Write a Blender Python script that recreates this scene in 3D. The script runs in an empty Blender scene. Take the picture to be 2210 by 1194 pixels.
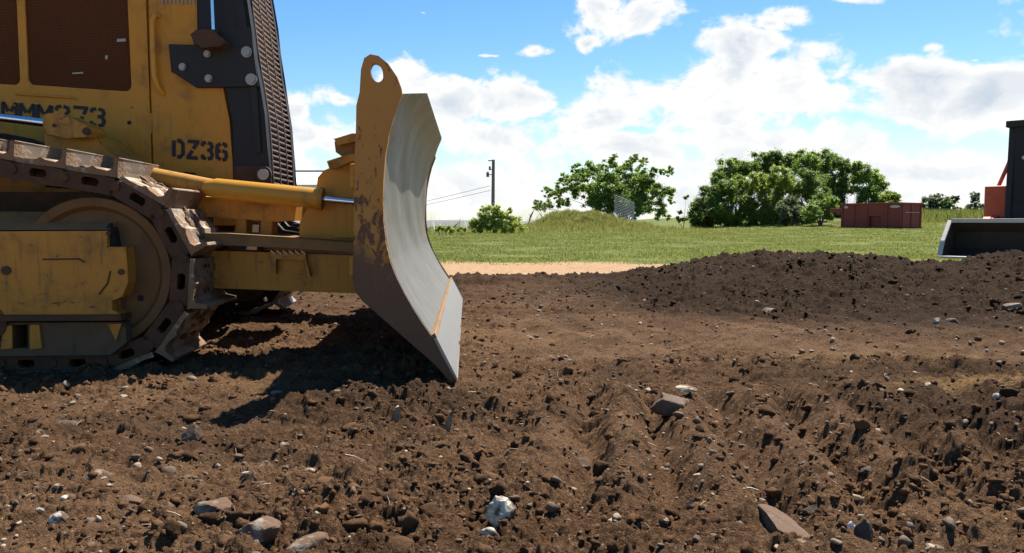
import bpy, math, random
import numpy as np
from mathutils import Vector, Matrix
from mathutils.geometry import tessellate_polygon
R = math.radians
random.seed(7); rng = np.random.default_rng(7)
scene = bpy.context.scene
col = scene.collection
# ------------------------------------------------------------------ camera
H = 0.77; F = 1735.0; PITCH = math.atan((597 - 475) / F)
cam_d = bpy.data.cameras.new('camera'); cam = bpy.data.objects.new('camera', cam_d); col.objects.link(cam)
cam_d.sensor_width = 36; cam_d.lens = 36 * F / 2210; cam_d.clip_start = .05; cam_d.clip_end = 6000
cam.location = (0, 0, H); cam.rotation_euler = (R(90) - PITCH, 0, 0)
scene.camera = cam
# ------------------------------------------------------------------ sun + exposure
SUN = Vector((.49, .80, 1.50)).normalized()
EL = math.asin(SUN.z); AZ = math.atan2(SUN.x, SUN.y)
sl = bpy.data.lights.new('sun', 'SUN'); sl.energy = 5.0; sl.angle = R(.55); sl.color = (1, .93, .82)
so = bpy.data.objects.new('sun', sl); col.objects.link(so); so.location = (10, 14, 26)
so.rotation_euler = (-SUN).to_track_quat('-Z', 'Y').to_euler()
scene.view_settings.view_transform = 'Standard'; scene.view_settings.look = 'None'
scene.view_settings.exposure = 1.1; scene.view_settings.gamma = 1
scene.render.engine = 'CYCLES'; scene.cycles.max_bounces = 6; scene.cycles.transparent_max_bounces = 8
scene.cycles.use_denoising = True

# ------------------------------------------------------------------ pixel helpers (photo pixels -> real points)
cp, sp_ = math.cos(PITCH), math.sin(PITCH)
def ray(px, py):
    x = (px - 1105) / F; u = -(py - 597) / F
    return Vector((x, cp + u * sp_, -sp_ + u * cp))
def at(px, py, Y):
    d = ray(px, py); return Vector((0, 0, H)) + d * (Y / d.y)
OX, OY, YAW = -.38, 5.6, R(3.1)
e1 = Vector((math.cos(YAW), math.sin(YAW), 0)); e2 = Vector((-math.sin(YAW), math.cos(YAW), 0)); OO = Vector((OX, OY, 0))
def DL(px, py, ly):
    d = ray(px, py); t = (ly + OO.dot(e2)) / d.dot(e2)
    P = d * t - OO
    return (P.dot(e1), d.z * t + H)

# ------------------------------------------------------------------ world: sky with clouds
W = bpy.data.worlds.new('World'); scene.world = W; W.use_nodes = True
nt = W.node_tree; nt.nodes.clear()
def N(tree, typ, **kw):
    n = tree.nodes.new(typ)
    for k, v in kw.items(): setattr(n, k, v)
    return n
def L(tree, a, b): tree.links.new(a, b)
def M_(tree, op, a, b=None, c=None, clamp=False):
    n = tree.nodes.new('ShaderNodeMath'); n.operation = op; n.use_clamp = clamp
    for i, v in enumerate((a, b, c)):
        if v is None: continue
        if isinstance(v, (int, float)): n.inputs[i].default_value = v
        else: tree.links.new(v, n.inputs[i])
    return n.outputs[0]
def VM(tree, op, a, b=None):
    n = tree.nodes.new('ShaderNodeVectorMath'); n.operation = op
    for i, v in enumerate((a, b)):
        if v is None: continue
        if isinstance(v, (tuple, list)): n.inputs[i].default_value = v
        else: tree.links.new(v, n.inputs[i])
    return n.outputs['Value'] if op in ('LENGTH', 'DOT_PRODUCT') else n.outputs['Vector']
def MR(tree, v, a, b, c=0, d=1, interp='SMOOTHSTEP'):
    n = tree.nodes.new('ShaderNodeMapRange'); n.interpolation_type = interp
    tree.links.new(v, n.inputs['Value'])
    for k, x in zip(('From Min', 'From Max', 'To Min', 'To Max'), (a, b, c, d)): n.inputs[k].default_value = x
    return n.outputs['Result']
def MX(tree, fac, a, b, blend='MIX'):
    n = tree.nodes.new('ShaderNodeMix'); n.data_type = 'RGBA'; n.blend_type = blend
    for s, v in ((n.inputs[0], fac), (n.inputs[6], a), (n.inputs[7], b)):
        if isinstance(v, (int, float)): s.default_value = v
        elif isinstance(v, tuple): s.default_value = (*v, 1) if len(v) == 3 else v
        else: tree.links.new(v, s)
    return n.outputs[2]
def NZ(tree, vec, scale, detail=4, rough=.55, dist=0, out='Fac'):
    n = tree.nodes.new('ShaderNodeTexNoise'); tree.links.new(vec, n.inputs['Vector'])
    n.inputs['Scale'].default_value = scale; n.inputs['Detail'].default_value = detail
    n.inputs['Roughness'].default_value = rough; n.inputs['Distortion'].default_value = dist
    return n.outputs[out]
sky = N(nt, 'ShaderNodeTexSky', sky_type='NISHITA', sun_disc=False, sun_elevation=EL, sun_rotation=AZ, air_density=1.0, dust_density=.35, ozone_density=2.0)
tc = N(nt, 'ShaderNodeTexCoord').outputs['Generated']
sx = N(nt, 'ShaderNodeSeparateXYZ'); L(nt, tc, sx.inputs[0])
az = M_(nt, 'ARCTAN2', sx.outputs[0], sx.outputs[1]); el = M_(nt, 'ARCSINE', sx.outputs[2])
cb = N(nt, 'ShaderNodeCombineXYZ'); L(nt, az, cb.inputs[0]); L(nt, el, cb.inputs[1]); ae = cb.outputs[0]
stretch = VM(nt, 'MULTIPLY', ae, (1, 1.5, 1))
wn = NZ(nt, stretch, 9, 3, .55, out='Color')
warp = VM(nt, 'MULTIPLY', VM(nt, 'SUBTRACT', wn, (.5, .5, .5)), (.07, .045, 0))
aew = VM(nt, 'ADD', ae, warp)
def AE(px, py):
    d = ray(px, py).normalized(); return math.atan2(d.x, d.y), math.asin(d.z)
# (x, y, rx, ry, strength) of each puff on the photograph's sky
CL = [(1300,25,95,55,1),(1395,30,75,45,1),(1262,85,38,34,.9),(1165,105,62,24,.85),(1050,123,32,12,.62),(915,24,40,9,.5),
 (1655,45,75,32,.9),(1700,25,100,30,.85),(1850,-2,110,22,.75),(1590,120,95,65,1.1),(1660,105,60,45,.95),(1600,200,260,95,1.15),(1500,180,115,55,1),(1740,205,105,75,1),
 (1990,95,60,20,.7),(2095,121,55,14,.62),(1960,170,120,60,1.15),(2180,190,130,75,1.15),(2080,250,260,100,.85),(880,185,85,60,1),(970,215,110,60,1),
 (1100,220,130,60,1),(1060,300,240,90,.88),(1300,250,170,55,1),(1300,320,340,90,.85),(1700,330,420,100,.88),(2000,380,420,90,.85),
 (650,235,85,60,1),(735,215,60,30,.75),(640,300,140,60,1),(1000,400,520,80,.85),(1600,430,900,70,1.0),(700,420,500,60,1.0),(560,350,250,50,.9),(1500,300,600,60,.75),(200,150,300,120,.9),(-500,150,500,170,1),(2900,100,500,200,1),
 (500,-500,500,160,1),(2300,-450,450,200,.9),(1200,-900,700,200,.9)]
HOLES = [(1940,300,60,50,.55),(1370,285,90,14,.35),(700,250,30,40,.3),(680,345,70,26,.45),(1190,395,60,22,.3),(1480,265,70,16,.2),(2010,350,60,40,.3),(1010,160,45,26,.3),(1790,150,30,40,.4)]
fld = None
def blob(c):
    x, y, rx, ry, s = c
    a, e = AE(x, y)
    v = VM(nt, 'SUBTRACT', aew, (a, e, 0)); v = VM(nt, 'MULTIPLY', v, (F / rx, F / ry, 0)); ln = VM(nt, 'LENGTH', v)
    return M_(nt, 'MULTIPLY_ADD', ln, -.85, s - .17)
for c in CL:
    b = blob(c); fld = b if fld is None else M_(nt, 'MAXIMUM', fld, b)
for c in HOLES:
    b = M_(nt, 'MAXIMUM', blob((c[0], c[1], c[2], c[3], 1)), 0.0); fld = M_(nt, 'MULTIPLY_ADD', b, -c[4] * 1.5, M_(nt, 'MINIMUM', fld, .7))
lp = VM(nt, 'MULTIPLY', VM(nt, 'NORMALIZE', VM(nt, 'ADD', tc, (0, 0, .12))), (1, 1, 1.6))
fb = NZ(nt, stretch, 13, 9, .63, .25)
fb2 = NZ(nt, VM(nt, 'ADD', stretch, (-.012, -.02, 0)), 14, 5, .55, .25)
bb = NZ(nt, VM(nt, 'ADD', stretch, (3.1, 1.7, 0)), 5.5, 4, .5, .3)
den = M_(nt, 'ADD', fld, M_(nt, 'MULTIPLY', M_(nt, 'SUBTRACT', fb, .5), 2.3))
alpha = MR(nt, den, .0, .40)
# thickness-dependent grey on undersides
thick = MR(nt, den, .30, .85)
relief = MR(nt, M_(nt, 'SUBTRACT', fb2, fb), -.07, .10)
g1 = M_(nt, 'MULTIPLY', MR(nt, bb, .38, .58), thick)
shade = M_(nt, 'ADD', M_(nt, 'MULTIPLY', g1, .62), M_(nt, 'MULTIPLY', M_(nt, 'SUBTRACT', relief, .4), .35), clamp=True)
CW = 7.6
cloud = MX(nt, shade, (CW, CW * .995, CW * .98), (CW * .50, CW * .60, CW * .72))
hs = N(nt, 'ShaderNodeHueSaturation'); hs.inputs['Saturation'].default_value = 1.36; hs.inputs['Value'].default_value = 1.12; L(nt, sky.outputs[0], hs.inputs['Color'])
skyc = MX(nt, alpha, MX(nt, MR(nt, el, .15, .0, 0, .5), hs.outputs[0], (CW * .70, CW * .84, CW * .98)), cloud)
bg = N(nt, 'ShaderNodeBackground'); bg.inputs['Strength'].default_value = .065; L(nt, skyc, bg.inputs['Color'])
wo = N(nt, 'ShaderNodeOutputWorld'); L(nt, bg.outputs[0], wo.inputs['Surface'])

# ------------------------------------------------------------------ numpy noise
_P = rng.permutation(512)
def _h(ix, iy): return _P[(_P[ix & 511] + iy) & 511]
def perlin(x, y):
    ix = np.floor(x).astype(np.int64); iy = np.floor(y).astype(np.int64); fx = x - ix; fy = y - iy
    u = fx * fx * fx * (fx * (fx * 6 - 15) + 10); v = fy * fy * fy * (fy * (fy * 6 - 15) + 10)
    def g(jx, jy):
        a = _h(ix + jx, iy + jy) * (2 * math.pi / 512)
        return np.cos(a) * (fx - jx) + np.sin(a) * (fy - jy)
    a = g(0, 0); b = g(1, 0); c = g(0, 1); d = g(1, 1)
    return (a + u * (b - a) + v * (c - a) + u * v * (a - b - c + d)) * 1.4
def fbm(x, y, o=4, r=.5):
    s = 0; a = 1; t = 0
    for i in range(o):
        s = s + a * perlin(x + 17.3 * i, y - 9.1 * i); t += a; a *= r; x = x * 2.03; y = y * 2.03
    return s / t
def worley(x, y):
    ix = np.floor(x).astype(np.int64); iy = np.floor(y).astype(np.int64); d1 = np.full(x.shape, 9.)
    rr = np.zeros(x.shape)
    for jx in (-1, 0, 1):
        for jy in (-1, 0, 1):
            h = _h(ix + jx, iy + jy); h2 = _P[(h * 7 + 13) & 511]
            d = (ix + jx + h / 512 - x) ** 2 + (iy + jy + h2 / 512 - y) ** 2
            m = d < d1; d1 = np.where(m, d, d1); rr = np.where(m, _P[(h + 101) & 511] / 512, rr)
    return np.sqrt(d1), rr
def sst(a, b, x):
    t = np.clip((x - a) / (b - a), 0, 1); return t * t * (3 - 2 * t)

CRX = np.array([-9, -3, 1.0, 1.43, 2.05, 2.57, 3.09, 4.12, 4.85, 5.45, 5.75, 9, 14.])
CRZ = np.array([.05, .06, .10, .15, .25, .33, .37, .32, .24, .245, .36, .36, .1])
def soil_big(X, Y):
    n = fbm(X * .55, Y * .55, 3)
    c = np.interp(X, CRX, CRZ) * (1 + .10 * perlin(X * 2.1, Y * .7 + 5))
    foot = np.interp(X, [-9, .5, 1.4, 3, 6, 12], [9.2, 9.0, 7.2, 5.9, 5.6, 5.6]) + .35 * perlin(X * .9, Y * 0 + 3)
    top = 9.3 + .25 * perlin(X * .8, X * 0 + 9)
    up = np.clip((Y - foot) / (top - foot), 0, 1); up = up * up * (3 - 2 * up) * .5 + up * .5
    dn = 1 - sst(top + .1, top + 1.5, Y)
    z = c * up * dn + .035 * n * (1 - .4 * up)
    # berm thrown up beside the tracks, right middle
    z = z + .055 * np.exp(-((Y - 4.0 - .10 * perlin(X * 1.3, X * 0)) / .30) ** 2) * sst(.2, 1.2, X) * (.7 + .6 * perlin(X * 1.1, Y))
    # loose heap pushed along by the blade
    z = z + .045 * np.exp(-((Y - 3.22 - .12 * perlin(X * 2.2, X * 0 + 2)) / .22) ** 2) * sst(-1.35, -.8, X) * (1 - sst(-.3, -.05, X)) * (.8 + .9 * perlin(X * 5, Y * 5))
    z = z - .05 * np.exp(-((Y - 3.62) / .22) ** 2) * sst(-1.5, -1., X) * (1 - sst(-.35, -.1, X))
    # grouser prints running toward the camera
    m = sst(-.3, .3, X) * (1 - sst(1.7, 2.4, X)) * sst(1.9, 2.2, Y) * (1 - sst(3.3, 3.7, Y))
    ph = (X - .10 * (Y - 3) + .05 * perlin(X * 2, Y * 2)) / .27
    z = z + m * .11 * np.abs(np.sin(math.pi * ph)) ** 1.4 - m * .055
    m2 = sst(4.2, 4.6, Y) * (1 - sst(6.0, 7.2, Y)) * (1 - sst(3.5, 4.5, X)) * sst(-.6, 0, X)
    z = z + m2 * .014 * np.sin(2 * math.pi * (X + .2 * Y + .08 * perlin(X, Y * 2)) / .33)
    return z
def rough_mask(X, Y):
    heap = np.exp(-((Y - 3.2) / .35) ** 2) * sst(-1.35, -.8, X) * (1 - sst(-.2, .1, X))
    mound = sst(5.8, 6.6, Y + .3 * (X - 3)) * sst(.8, 1.8, X)
    right = sst(.9, 1.6, X) * (1 - sst(4.1, 4.5, Y))
    flat = sst(4.15, 4.6, Y) * (1 - sst(5.8, 6.8, Y)) * sst(-.8, .3, X)
    return np.clip(.80 - .42 * flat + .6 * fbm(X * .8 + 4, Y * .8, 3) + .15 * heap + .45 * mound + .20 * right + .25 * sst(9, 9.4, Y), .32, 1.4)
def soil_h(X, Y):
    X = np.asarray(X, float); Y = np.asarray(Y, float)
    r = rough_mask(X, Y)
    wx = X + .035 * perlin(X * 9, Y * 9); wy = Y + .035 * perlin(X * 9 + 31, Y * 9 + 7)
    w1, q1 = worley(wx * 7, wy * 7); w2, q2 = worley(wx * 17 + 3, wy * 17)
    w3, q3 = worley(wx * 38 + 5, wy * 38 + 9)
    cl = .6 + .8 * fbm(X * 6 + 3, Y * 6, 2)
    w4, q4 = worley(wx * 75 + 1, wy * 75 + 2)
    dome = lambda w, a: np.clip(1 - (w / a) ** 2, 0, 1)
    z = soil_big(X, Y) + r * (.024 * dome(w1, .66) * (q1 > .62) * (.3 + q1) + cl * .018 * dome(w2, .66) * (q2 > .35) * (q2 + .1) + cl * .012 * dome(w3, .68) * (q3 > .2) * (q3 + .2) + .0060 * dome(w4, .7) * (q4 + .3))
    z = z + r * (.035 * fbm(X * 4.5, Y * 4.5, 3, .6) + .062 * (np.abs(fbm(wx * 7, wy * 7, 5, .62)) - .12) + .030 * np.abs(fbm(wx * 24 + 8, wy * 24, 4, .65)) +   .006 * fbm(wx * 50, wy * 50, 3, .8))
    z = z - .006 * sst(.10, .5, fbm(X * 3 + 50, Y * 3, 3)) * r
    edge = sst(10.1, 10.9, Y + .25 * perlin(X * 1.5, X * 0 + 8) + .12 * perlin(X * 6, Y * 6)) 
    return z - .35 * edge
def ground_h(X, Y):
    X = np.asarray(X, float); Y = np.asarray(Y, float)
    z = .03 * fbm(X * .15, Y * .15, 3) * sst(12, 20, Y) + .25 * sst(18, 55, Y) * sst(8, 22, X) + .9 * sst(50, 75, Y) * sst(12, 26, X)
    z = z - 2.2 * sst(66, 110, Y) * (1 - sst(2, 18, X)) - 5 * sst(110, 400, Y)
    z = z + (1.12 + .3 * fbm(X * .6, Y * .6 + 3, 3)) * np.exp(-(np.abs(X - 3.9) / np.where(X < 3.9, 2.5, 4.0)) ** 2.4 - ((Y - 52) / 3.4) ** 2)
    z = z - .5 * (1 - sst(9.0, 9.9, Y)) * np.where(Y < 10, 1, 0)
    return z
def G(px, py):
    d = ray(px, py); z = 0.
    for _ in range(6):
        t = (H - z) / max(-d.z, 1e-4); z = float(soil_big(np.array([d.x * t]), np.array([d.y * t]))[0])
    return Vector((d.x * t, d.y * t, z))

# ------------------------------------------------------------------ mesh helpers
class MB:
    def __init__(s): s.v = []; s.f = []; s.m = []; s.mi = 0
    def add(s, vs, fs):
        o = len(s.v); s.v += [tuple(v) for v in vs]; s.f += [tuple(i + o for i in f) for f in fs]; s.m += [s.mi] * len(fs); return s
    def box(s, a, b):
        (x0, y0, z0), (x1, y1, z1) = a, b
        vs = [(x0, y0, z0), (x1, y0, z0), (x1, y1, z0), (x0, y1, z0), (x0, y0, z1), (x1, y0, z1), (x1, y1, z1), (x0, y1, z1)]
        return s.add(vs, [(0, 3, 2, 1), (4, 5, 6, 7), (0, 1, 5, 4), (1, 2, 6, 5), (2, 3, 7, 6), (3, 0, 4, 7)])
    def obox(s, p, ax, ay, az):
        p, ax, ay, az = map(Vector, (p, ax, ay, az)); vs = []
        for k in (-.5, .5):
            for (i, j) in ((-.5, -.5), (.5, -.5), (.5, .5), (-.5, .5)): vs.append(p + ax * i + ay * j + az * k)
        return s.add(vs, [(0, 3, 2, 1), (4, 5, 6, 7), (0, 1, 5, 4), (1, 2, 6, 5), (2, 3, 7, 6), (3, 0, 4, 7)])
    def bar(s, p, q, w, t, up=(0, 0, 1)):
        p, q = Vector(p), Vector(q); d = q - p; x = d.normalized(); y = Vector(up).cross(x)
        if y.length < 1e-5: y = Vector((0, 1, 0)).cross(x)
        y.normalize(); z = x.cross(y); return s.obox((p + q) / 2, d, y * w, z * t)
    def tube(s, pts, r, n=12, cap=True):
        pts = [Vector(p) for p in pts]; rs = r if isinstance(r, (list, tuple)) else [r] * len(pts); vs = []; fs = []
        d0 = (pts[1] - pts[0]).normalized(); ref = Vector((0, 0, 1)) if abs(d0.z) < .9 else Vector((1, 0, 0))
        for i, p in enumerate(pts):
            d = (pts[min(i + 1, len(pts) - 1)] - pts[max(i - 1, 0)]).normalized()
            a = d.cross(ref).normalized() if i == 0 else (a - d * a.dot(d)).normalized(); b = d.cross(a).normalized()
            for k in range(n):
                t = 2 * math.pi * k / n; vs.append(p + (a * math.cos(t) + b * math.sin(t)) * rs[i])
        for i in range(len(pts) - 1):
            for k in range(n):
                k2 = (k + 1) % n; fs.append((i * n + k, (i + 1) * n + k, (i + 1) * n + k2, i * n + k2))
        if cap: fs.append(tuple(range(n))); fs.append(tuple((len(pts) - 1) * n + n - 1 - k for k in range(n)))
        return s.add(vs, fs)
    def prism(s, poly, y0, y1, holes=()):
        """outline in (x,z), extruded along y"""
        loops = [list(poly)] + [list(h) for h in holes]; flat = [p for l in loops for p in l]
        tri = tessellate_polygon([[Vector((p[0], p[1], 0)) for p in l] for l in loops]); n = len(flat)
        vs = [(p[0], y0, p[1]) for p in flat] + [(p[0], y1, p[1]) for p in flat]; fs = []
        for t in tri:
            a, b, c = (flat[i] for i in t)
            ar = (b[0] - a[0]) * (c[1] - a[1]) - (b[1] - a[1]) * (c[0] - a[0])
            if abs(ar) < 1e-12: continue
            t = t if ar > 0 else (t[0], t[2], t[1])
            fs.append(tuple(t)); fs.append(tuple(i + n for i in reversed(t)))
        o = 0
        for li, l in enumerate(loops):
            A = sum(l[i][0] * l[(i + 1) % len(l)][1] - l[(i + 1) % len(l)][0] * l[i][1] for i in range(len(l)))
            ccw = (A > 0) == (li == 0)
            for i in range(len(l)):
                j = (i + 1) % len(l); q = (o + i, o + i + n, o + j + n, o + j)
                fs.append(q if not ccw else tuple(reversed(q)))
            o += len(l)
        return s.add(vs, fs)
    def build(s, name, mats, parent=None, smooth=None, bevel=0, seg=2):
        me = bpy.data.meshes.new(name); me.from_pydata(s.v, [], s.f); me.validate(verbose=False)
        mats = mats if isinstance(mats, (list, tuple)) else [mats]
        for m in mats: me.materials.append(m)
        if len(mats) > 1 and len(me.polygons) == len(s.m): me.polygons.foreach_set('material_index', s.m)
        if smooth is not None:
            me.shade_smooth(); me.set_sharp_from_angle(angle=R(smooth))
        o = bpy.data.objects.new(name, me); col.objects.link(o)
        if parent: o.parent = parent
        if bevel:
            b = o.modifiers.new('bevel', 'BEVEL'); b.width = bevel; b.segments = seg; b.limit_method = 'ANGLE'; b.angle_limit = R(35); b.harden_normals = False
        return o
def np_mesh(name, V, Fc, mat, smooth=True, attrs=None):
    """V (n,3), Fc (m,k) constant face size"""
    me = bpy.data.meshes.new(name); n, k = Fc.shape
    me.vertices.add(len(V)); me.vertices.foreach_set('co', np.ascontiguousarray(V, np.float32).ravel())
    me.loops.add(n * k); me.loops.foreach_set('vertex_index', np.ascontiguousarray(Fc, np.int32).ravel())
    me.polygons.add(n); me.polygons.foreach_set('loop_start', np.arange(0, n * k, k, dtype=np.int32))
    me.update(calc_edges=True)
    if smooth: me.polygons.foreach_set('use_smooth', np.ones(n, bool))
    for an, a in (attrs or {}).items():
        at_ = me.attributes.new(an, 'FLOAT', 'POINT'); at_.data.foreach_set('value', np.ascontiguousarray(a, np.float32).ravel())
    me.materials.append(mat)
    o = bpy.data.objects.new(name, me); col.objects.link(o); return o
def tag(o, label=None, cat=None, group=None, kind=None):
    for k, v in (('label', label), ('category', cat), ('group', group), ('kind', kind)):
        if v: o[k] = v
    return o
def empty(name, loc=(0, 0, 0), rz=0):
    o = bpy.data.objects.new(name, None); col.objects.link(o); o.location = loc; o.rotation_euler = (0, 0, rz); o.empty_display_size = .2; return o

# ------------------------------------------------------------------ materials
def mat(name):
    m = bpy.data.materials.new(name); m.use_nodes = True; t = m.node_tree; b = t.nodes['Principled BSDF']
    return m, t, b
def setc(t, b, key, v):
    if isinstance(v, tuple): b.inputs[key].default_value = (*v, 1)
    elif isinstance(v, (int, float)): b.inputs[key].default_value = v
    else: t.links.new(v, b.inputs[key])
def objc(t): return N(t, 'ShaderNodeTexCoord').outputs['Object']
def bump(t, b, h, st=.3, dist=.02):
    n = N(t, 'ShaderNodeBump'); n.inputs['Strength'].default_value = st; n.inputs['Distance'].default_value = dist
    L(t, h, n.inputs['Height']); L(t, n.outputs[0], b.inputs['Normal'])
def painted(name, c, mud=(.10, .065, .04), wear=.5, dirt=.35, rough=.5, under=(.09, .055, .035), sc=1):
    m, t, b = mat(name); v = objc(t)
    n1 = NZ(t, v, 5 * sc, 6, .65, .3); n2 = NZ(t, VM(t, 'MULTIPLY', v, (1, 1, 2.5)), 14 * sc, 8, .7, .6); n3 = NZ(t, v, 1.7 * sc, 4, .6)
    fade = MX(t, n3, c, tuple(min(1, x * 1.22 + .012) for x in c))
    d = MR(t, n1, .56 - .2 * dirt, .80, 0, .75)
    c1 = MX(t, d, fade, mud)
    w = M_(t, 'MULTIPLY', MR(t, n2, .74 - .16 * wear, .77 - .14 * wear, 0, 1), MR(t, n1, .38, .6, 0, 1))
    rs = NZ(t, VM(t, 'MULTIPLY', v, (1, 1, .10)), 26 * sc, 5, .6); c1 = MX(t, M_(t, 'MULTIPLY', MR(t, rs, .55, .72), dirt), c1, mud)
    c2 = MX(t, w, c1, under)
    setc(t, b, 'Base Color', c2); setc(t, b, 'Roughness', MR(t, M_(t, 'ADD', d, w), 0, 1, rough, .88, 'LINEAR'))
    b.inputs['Specular IOR Level'].default_value = .28
    bump(t, b, M_(t, 'SUBTRACT', M_(t, 'MULTIPLY', n1, .3), M_(t, 'MULTIPLY', w, .5)), .25, .006)
    return m
def metal(name, c, rough=.4, met=1., scr=(1, 1, 6), bst=.1, mix=(.12, .08, .05), amt=.3):
    m, t, b = mat(name); v = objc(t)
    n1 = NZ(t, VM(t, 'MULTIPLY', v, scr), 6, 7, .65, .3); n2 = NZ(t, v, 9, 7, .7)
    f = MR(t, n2, .75 - .35 * amt, .85, 0, 1)
    setc(t, b, 'Base Color', MX(t, f, MX(t, n1, tuple(x * .75 for x in c), tuple(min(1, x * 1.25) for x in c)), mix))
    setc(t, b, 'Metallic', MR(t, f, 0, 1, met, 0, 'LINEAR')); setc(t, b, 'Roughness', MR(t, M_(t, 'ADD', n1, f), .3, 1.3, rough * .8, min(1, rough * 1.7), 'LINEAR'))
    bump(t, b, n2, bst, .01); return m
Y_C = (.42, .19, .010)
m_yel = painted('yellow_paint', Y_C, wear=.3, dirt=.34, rough=.45)
m_yelw = painted('worn_yellow_paint', (.37, .170, .016), wear=.95, dirt=.6, rough=.5, sc=1.3)
m_yelb = painted('bright_yellow_paint', (.46, .215, .018), wear=.1, dirt=.05, rough=.33)
m_tan = painted('muddy_yellow_paint', (.19, .105, .035), wear=.5, dirt=.8, rough=.7, sc=1.5)
m_blk = painted('black_paint', (.009, .010, .011), mud=(.04, .032, .025), wear=.05, dirt=.05, rough=.55)
m_iron = painted('dirty_iron', (.048, .024, .011), mud=(.12, .060, .027), wear=.4, dirt=.6, rough=.75, sc=2)
m_grd = painted('greasy_guard', (.085, .055, .028), mud=(.05, .032, .02), wear=.4, dirt=.6, rough=.7)
m_idl = painted('oily_dirty_yellow', (.11, .055, .014), mud=(.07, .042, .022), wear=.5, dirt=.7, rough=.6, sc=1.5)
m_chrome = metal('chrome', (.75, .76, .8), rough=.14, bst=0, amt=0)
m_bolt = metal('bolt_steel', (.30, .28, .25), rough=.5, amt=.3)
m_ink = mat('stencil_black')[0]; m_ink.node_tree.nodes['Principled BSDF'].inputs['Base Color'].default_value = (.02, .017, .014, 1); m_ink.node_tree.nodes['Principled BSDF'].inputs['Roughness'].default_value = .7
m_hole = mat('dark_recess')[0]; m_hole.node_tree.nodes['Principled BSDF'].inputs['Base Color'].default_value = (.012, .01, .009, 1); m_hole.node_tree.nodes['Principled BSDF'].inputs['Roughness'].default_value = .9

def shoe_mat():
    m, t, b = mat('worn_shoe_steel'); v = objc(t)
    n = NZ(t, v, 11, 7, .7, .4); n2 = NZ(t, v, 3.1, 4, .6); n3 = NZ(t, v, 60, 4, .6)
    mud = MR(t, M_(t, 'ADD', M_(t, 'MULTIPLY', n, .6), M_(t, 'MULTIPLY', n2, .6)), .56, .66)
    steel = MX(t, n, (.24, .195, .15), (.41, .34, .27)); mudc = MX(t, n3, (.12, .066, .033), (.26, .16, .09))
    setc(t, b, 'Base Color', MX(t, mud, steel, mudc)); setc(t, b, 'Metallic', MR(t, mud, 0, 1, .55, 0, 'LINEAR')); setc(t, b, 'Roughness', MR(t, mud, 0, 1, .48, .95, 'LINEAR'))
    bump(t, b, M_(t, 'ADD', M_(t, 'MULTIPLY', mud, n3), M_(t, 'MULTIPLY', n, .2)), .7, .012); return m
m_shoe = shoe_mat()

def mold_mat():   # polished moldboard: streaks along the curl, rust spots
    m, t, b = mat('polished_moldboard_steel'); v = objc(t)
    st = NZ(t, VM(t, 'MULTIPLY', v, (2, 2.2, .8)), 2.2, 8, .66, 1.2); n = NZ(t, v, 1.4, 4, .55, .3); sp = NZ(t, VM(t, 'MULTIPLY', v, (1, 2.2, 1)), 6.5, 5, .6)
    rust = MR(t, sp, .655, .70); st2 = NZ(t, VM(t, 'MULTIPLY', v, (2, 5.5, .7)), 3.1, 8, .7, .8)
    base = MX(t, st, (.135, .125, .105), (.225, .213, .182)); base = MX(t, MR(t, n, .5, .72, 0, .55), base, (.19, .15, .105)); base = MX(t, MR(t, st2, .56, .78, 0, .6), base, (.10, .085, .07))
    setc(t, b, 'Base Color', MX(t, rust, base, (.17, .075, .035)))
    setc(t, b, 'Metallic', MR(t, rust, 0, 1, .42, 0, 'LINEAR')); setc(t, b, 'Roughness', MR(t, M_(t, 'ADD', st, rust), .2, 1.4, .36, .8, 'LINEAR'))
    bump(t, b, M_(t, 'ADD', M_(t, 'MULTIPLY', st2, .12), M_(t, 'MULTIPLY', NZ(t, v, 3.2, 2, .5), 2.0)), .3, .02); return m
m_mold = mold_mat()
def ear_mat():    # yellow paint above, worn to bare brown steel where soil rubs it
    m, t, b = mat('rusted_side_plate'); v = objc(t); s = N(t, 'ShaderNodeSeparateXYZ'); L(t, v, s.inputs[0])
    n = NZ(t, v, 6, 8, .7, .4); n2 = NZ(t, VM(t, 'MULTIPLY', v, (2.2, 1, 1)), 13, 8, .72, .7); n3 = NZ(t, v, 2.5, 4, .6)
    z = M_(t, 'ADD', s.outputs[2], M_(t, 'MULTIPLY', M_(t, 'SUBTRACT', n, .5), .45))
    z = M_(t, 'ADD', z, M_(t, 'MULTIPLY', s.outputs[0], .25))
    worn = MR(t, z, .58, .44); mid = MR(t, z, 1.3, .55, -.09, .045, 'LINEAR')
    chips = MR(t, M_(t, 'ADD', n2, mid), .535, .575)
    yel = MX(t, n3, (.32, .145, .016), (.40, .19, .024)); brown = MX(t, n2, (.062, .034, .018), (.145, .083, .046))
    c = MX(t, chips, yel, MX(t, n, (.12, .036, .007), (.055, .024, .009))); c = MX(t, worn, c, brown)
    setc(t, b, 'Base Color', c); setc(t, b, 'Roughness', .55); setc(t, b, 'Metallic', MR(t, worn, 0, 1, 0, .3, 'LINEAR')); bump(t, b, M_(t, 'SUBTRACT', n, chips), .3, .006); return m
m_ear = ear_mat()
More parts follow.
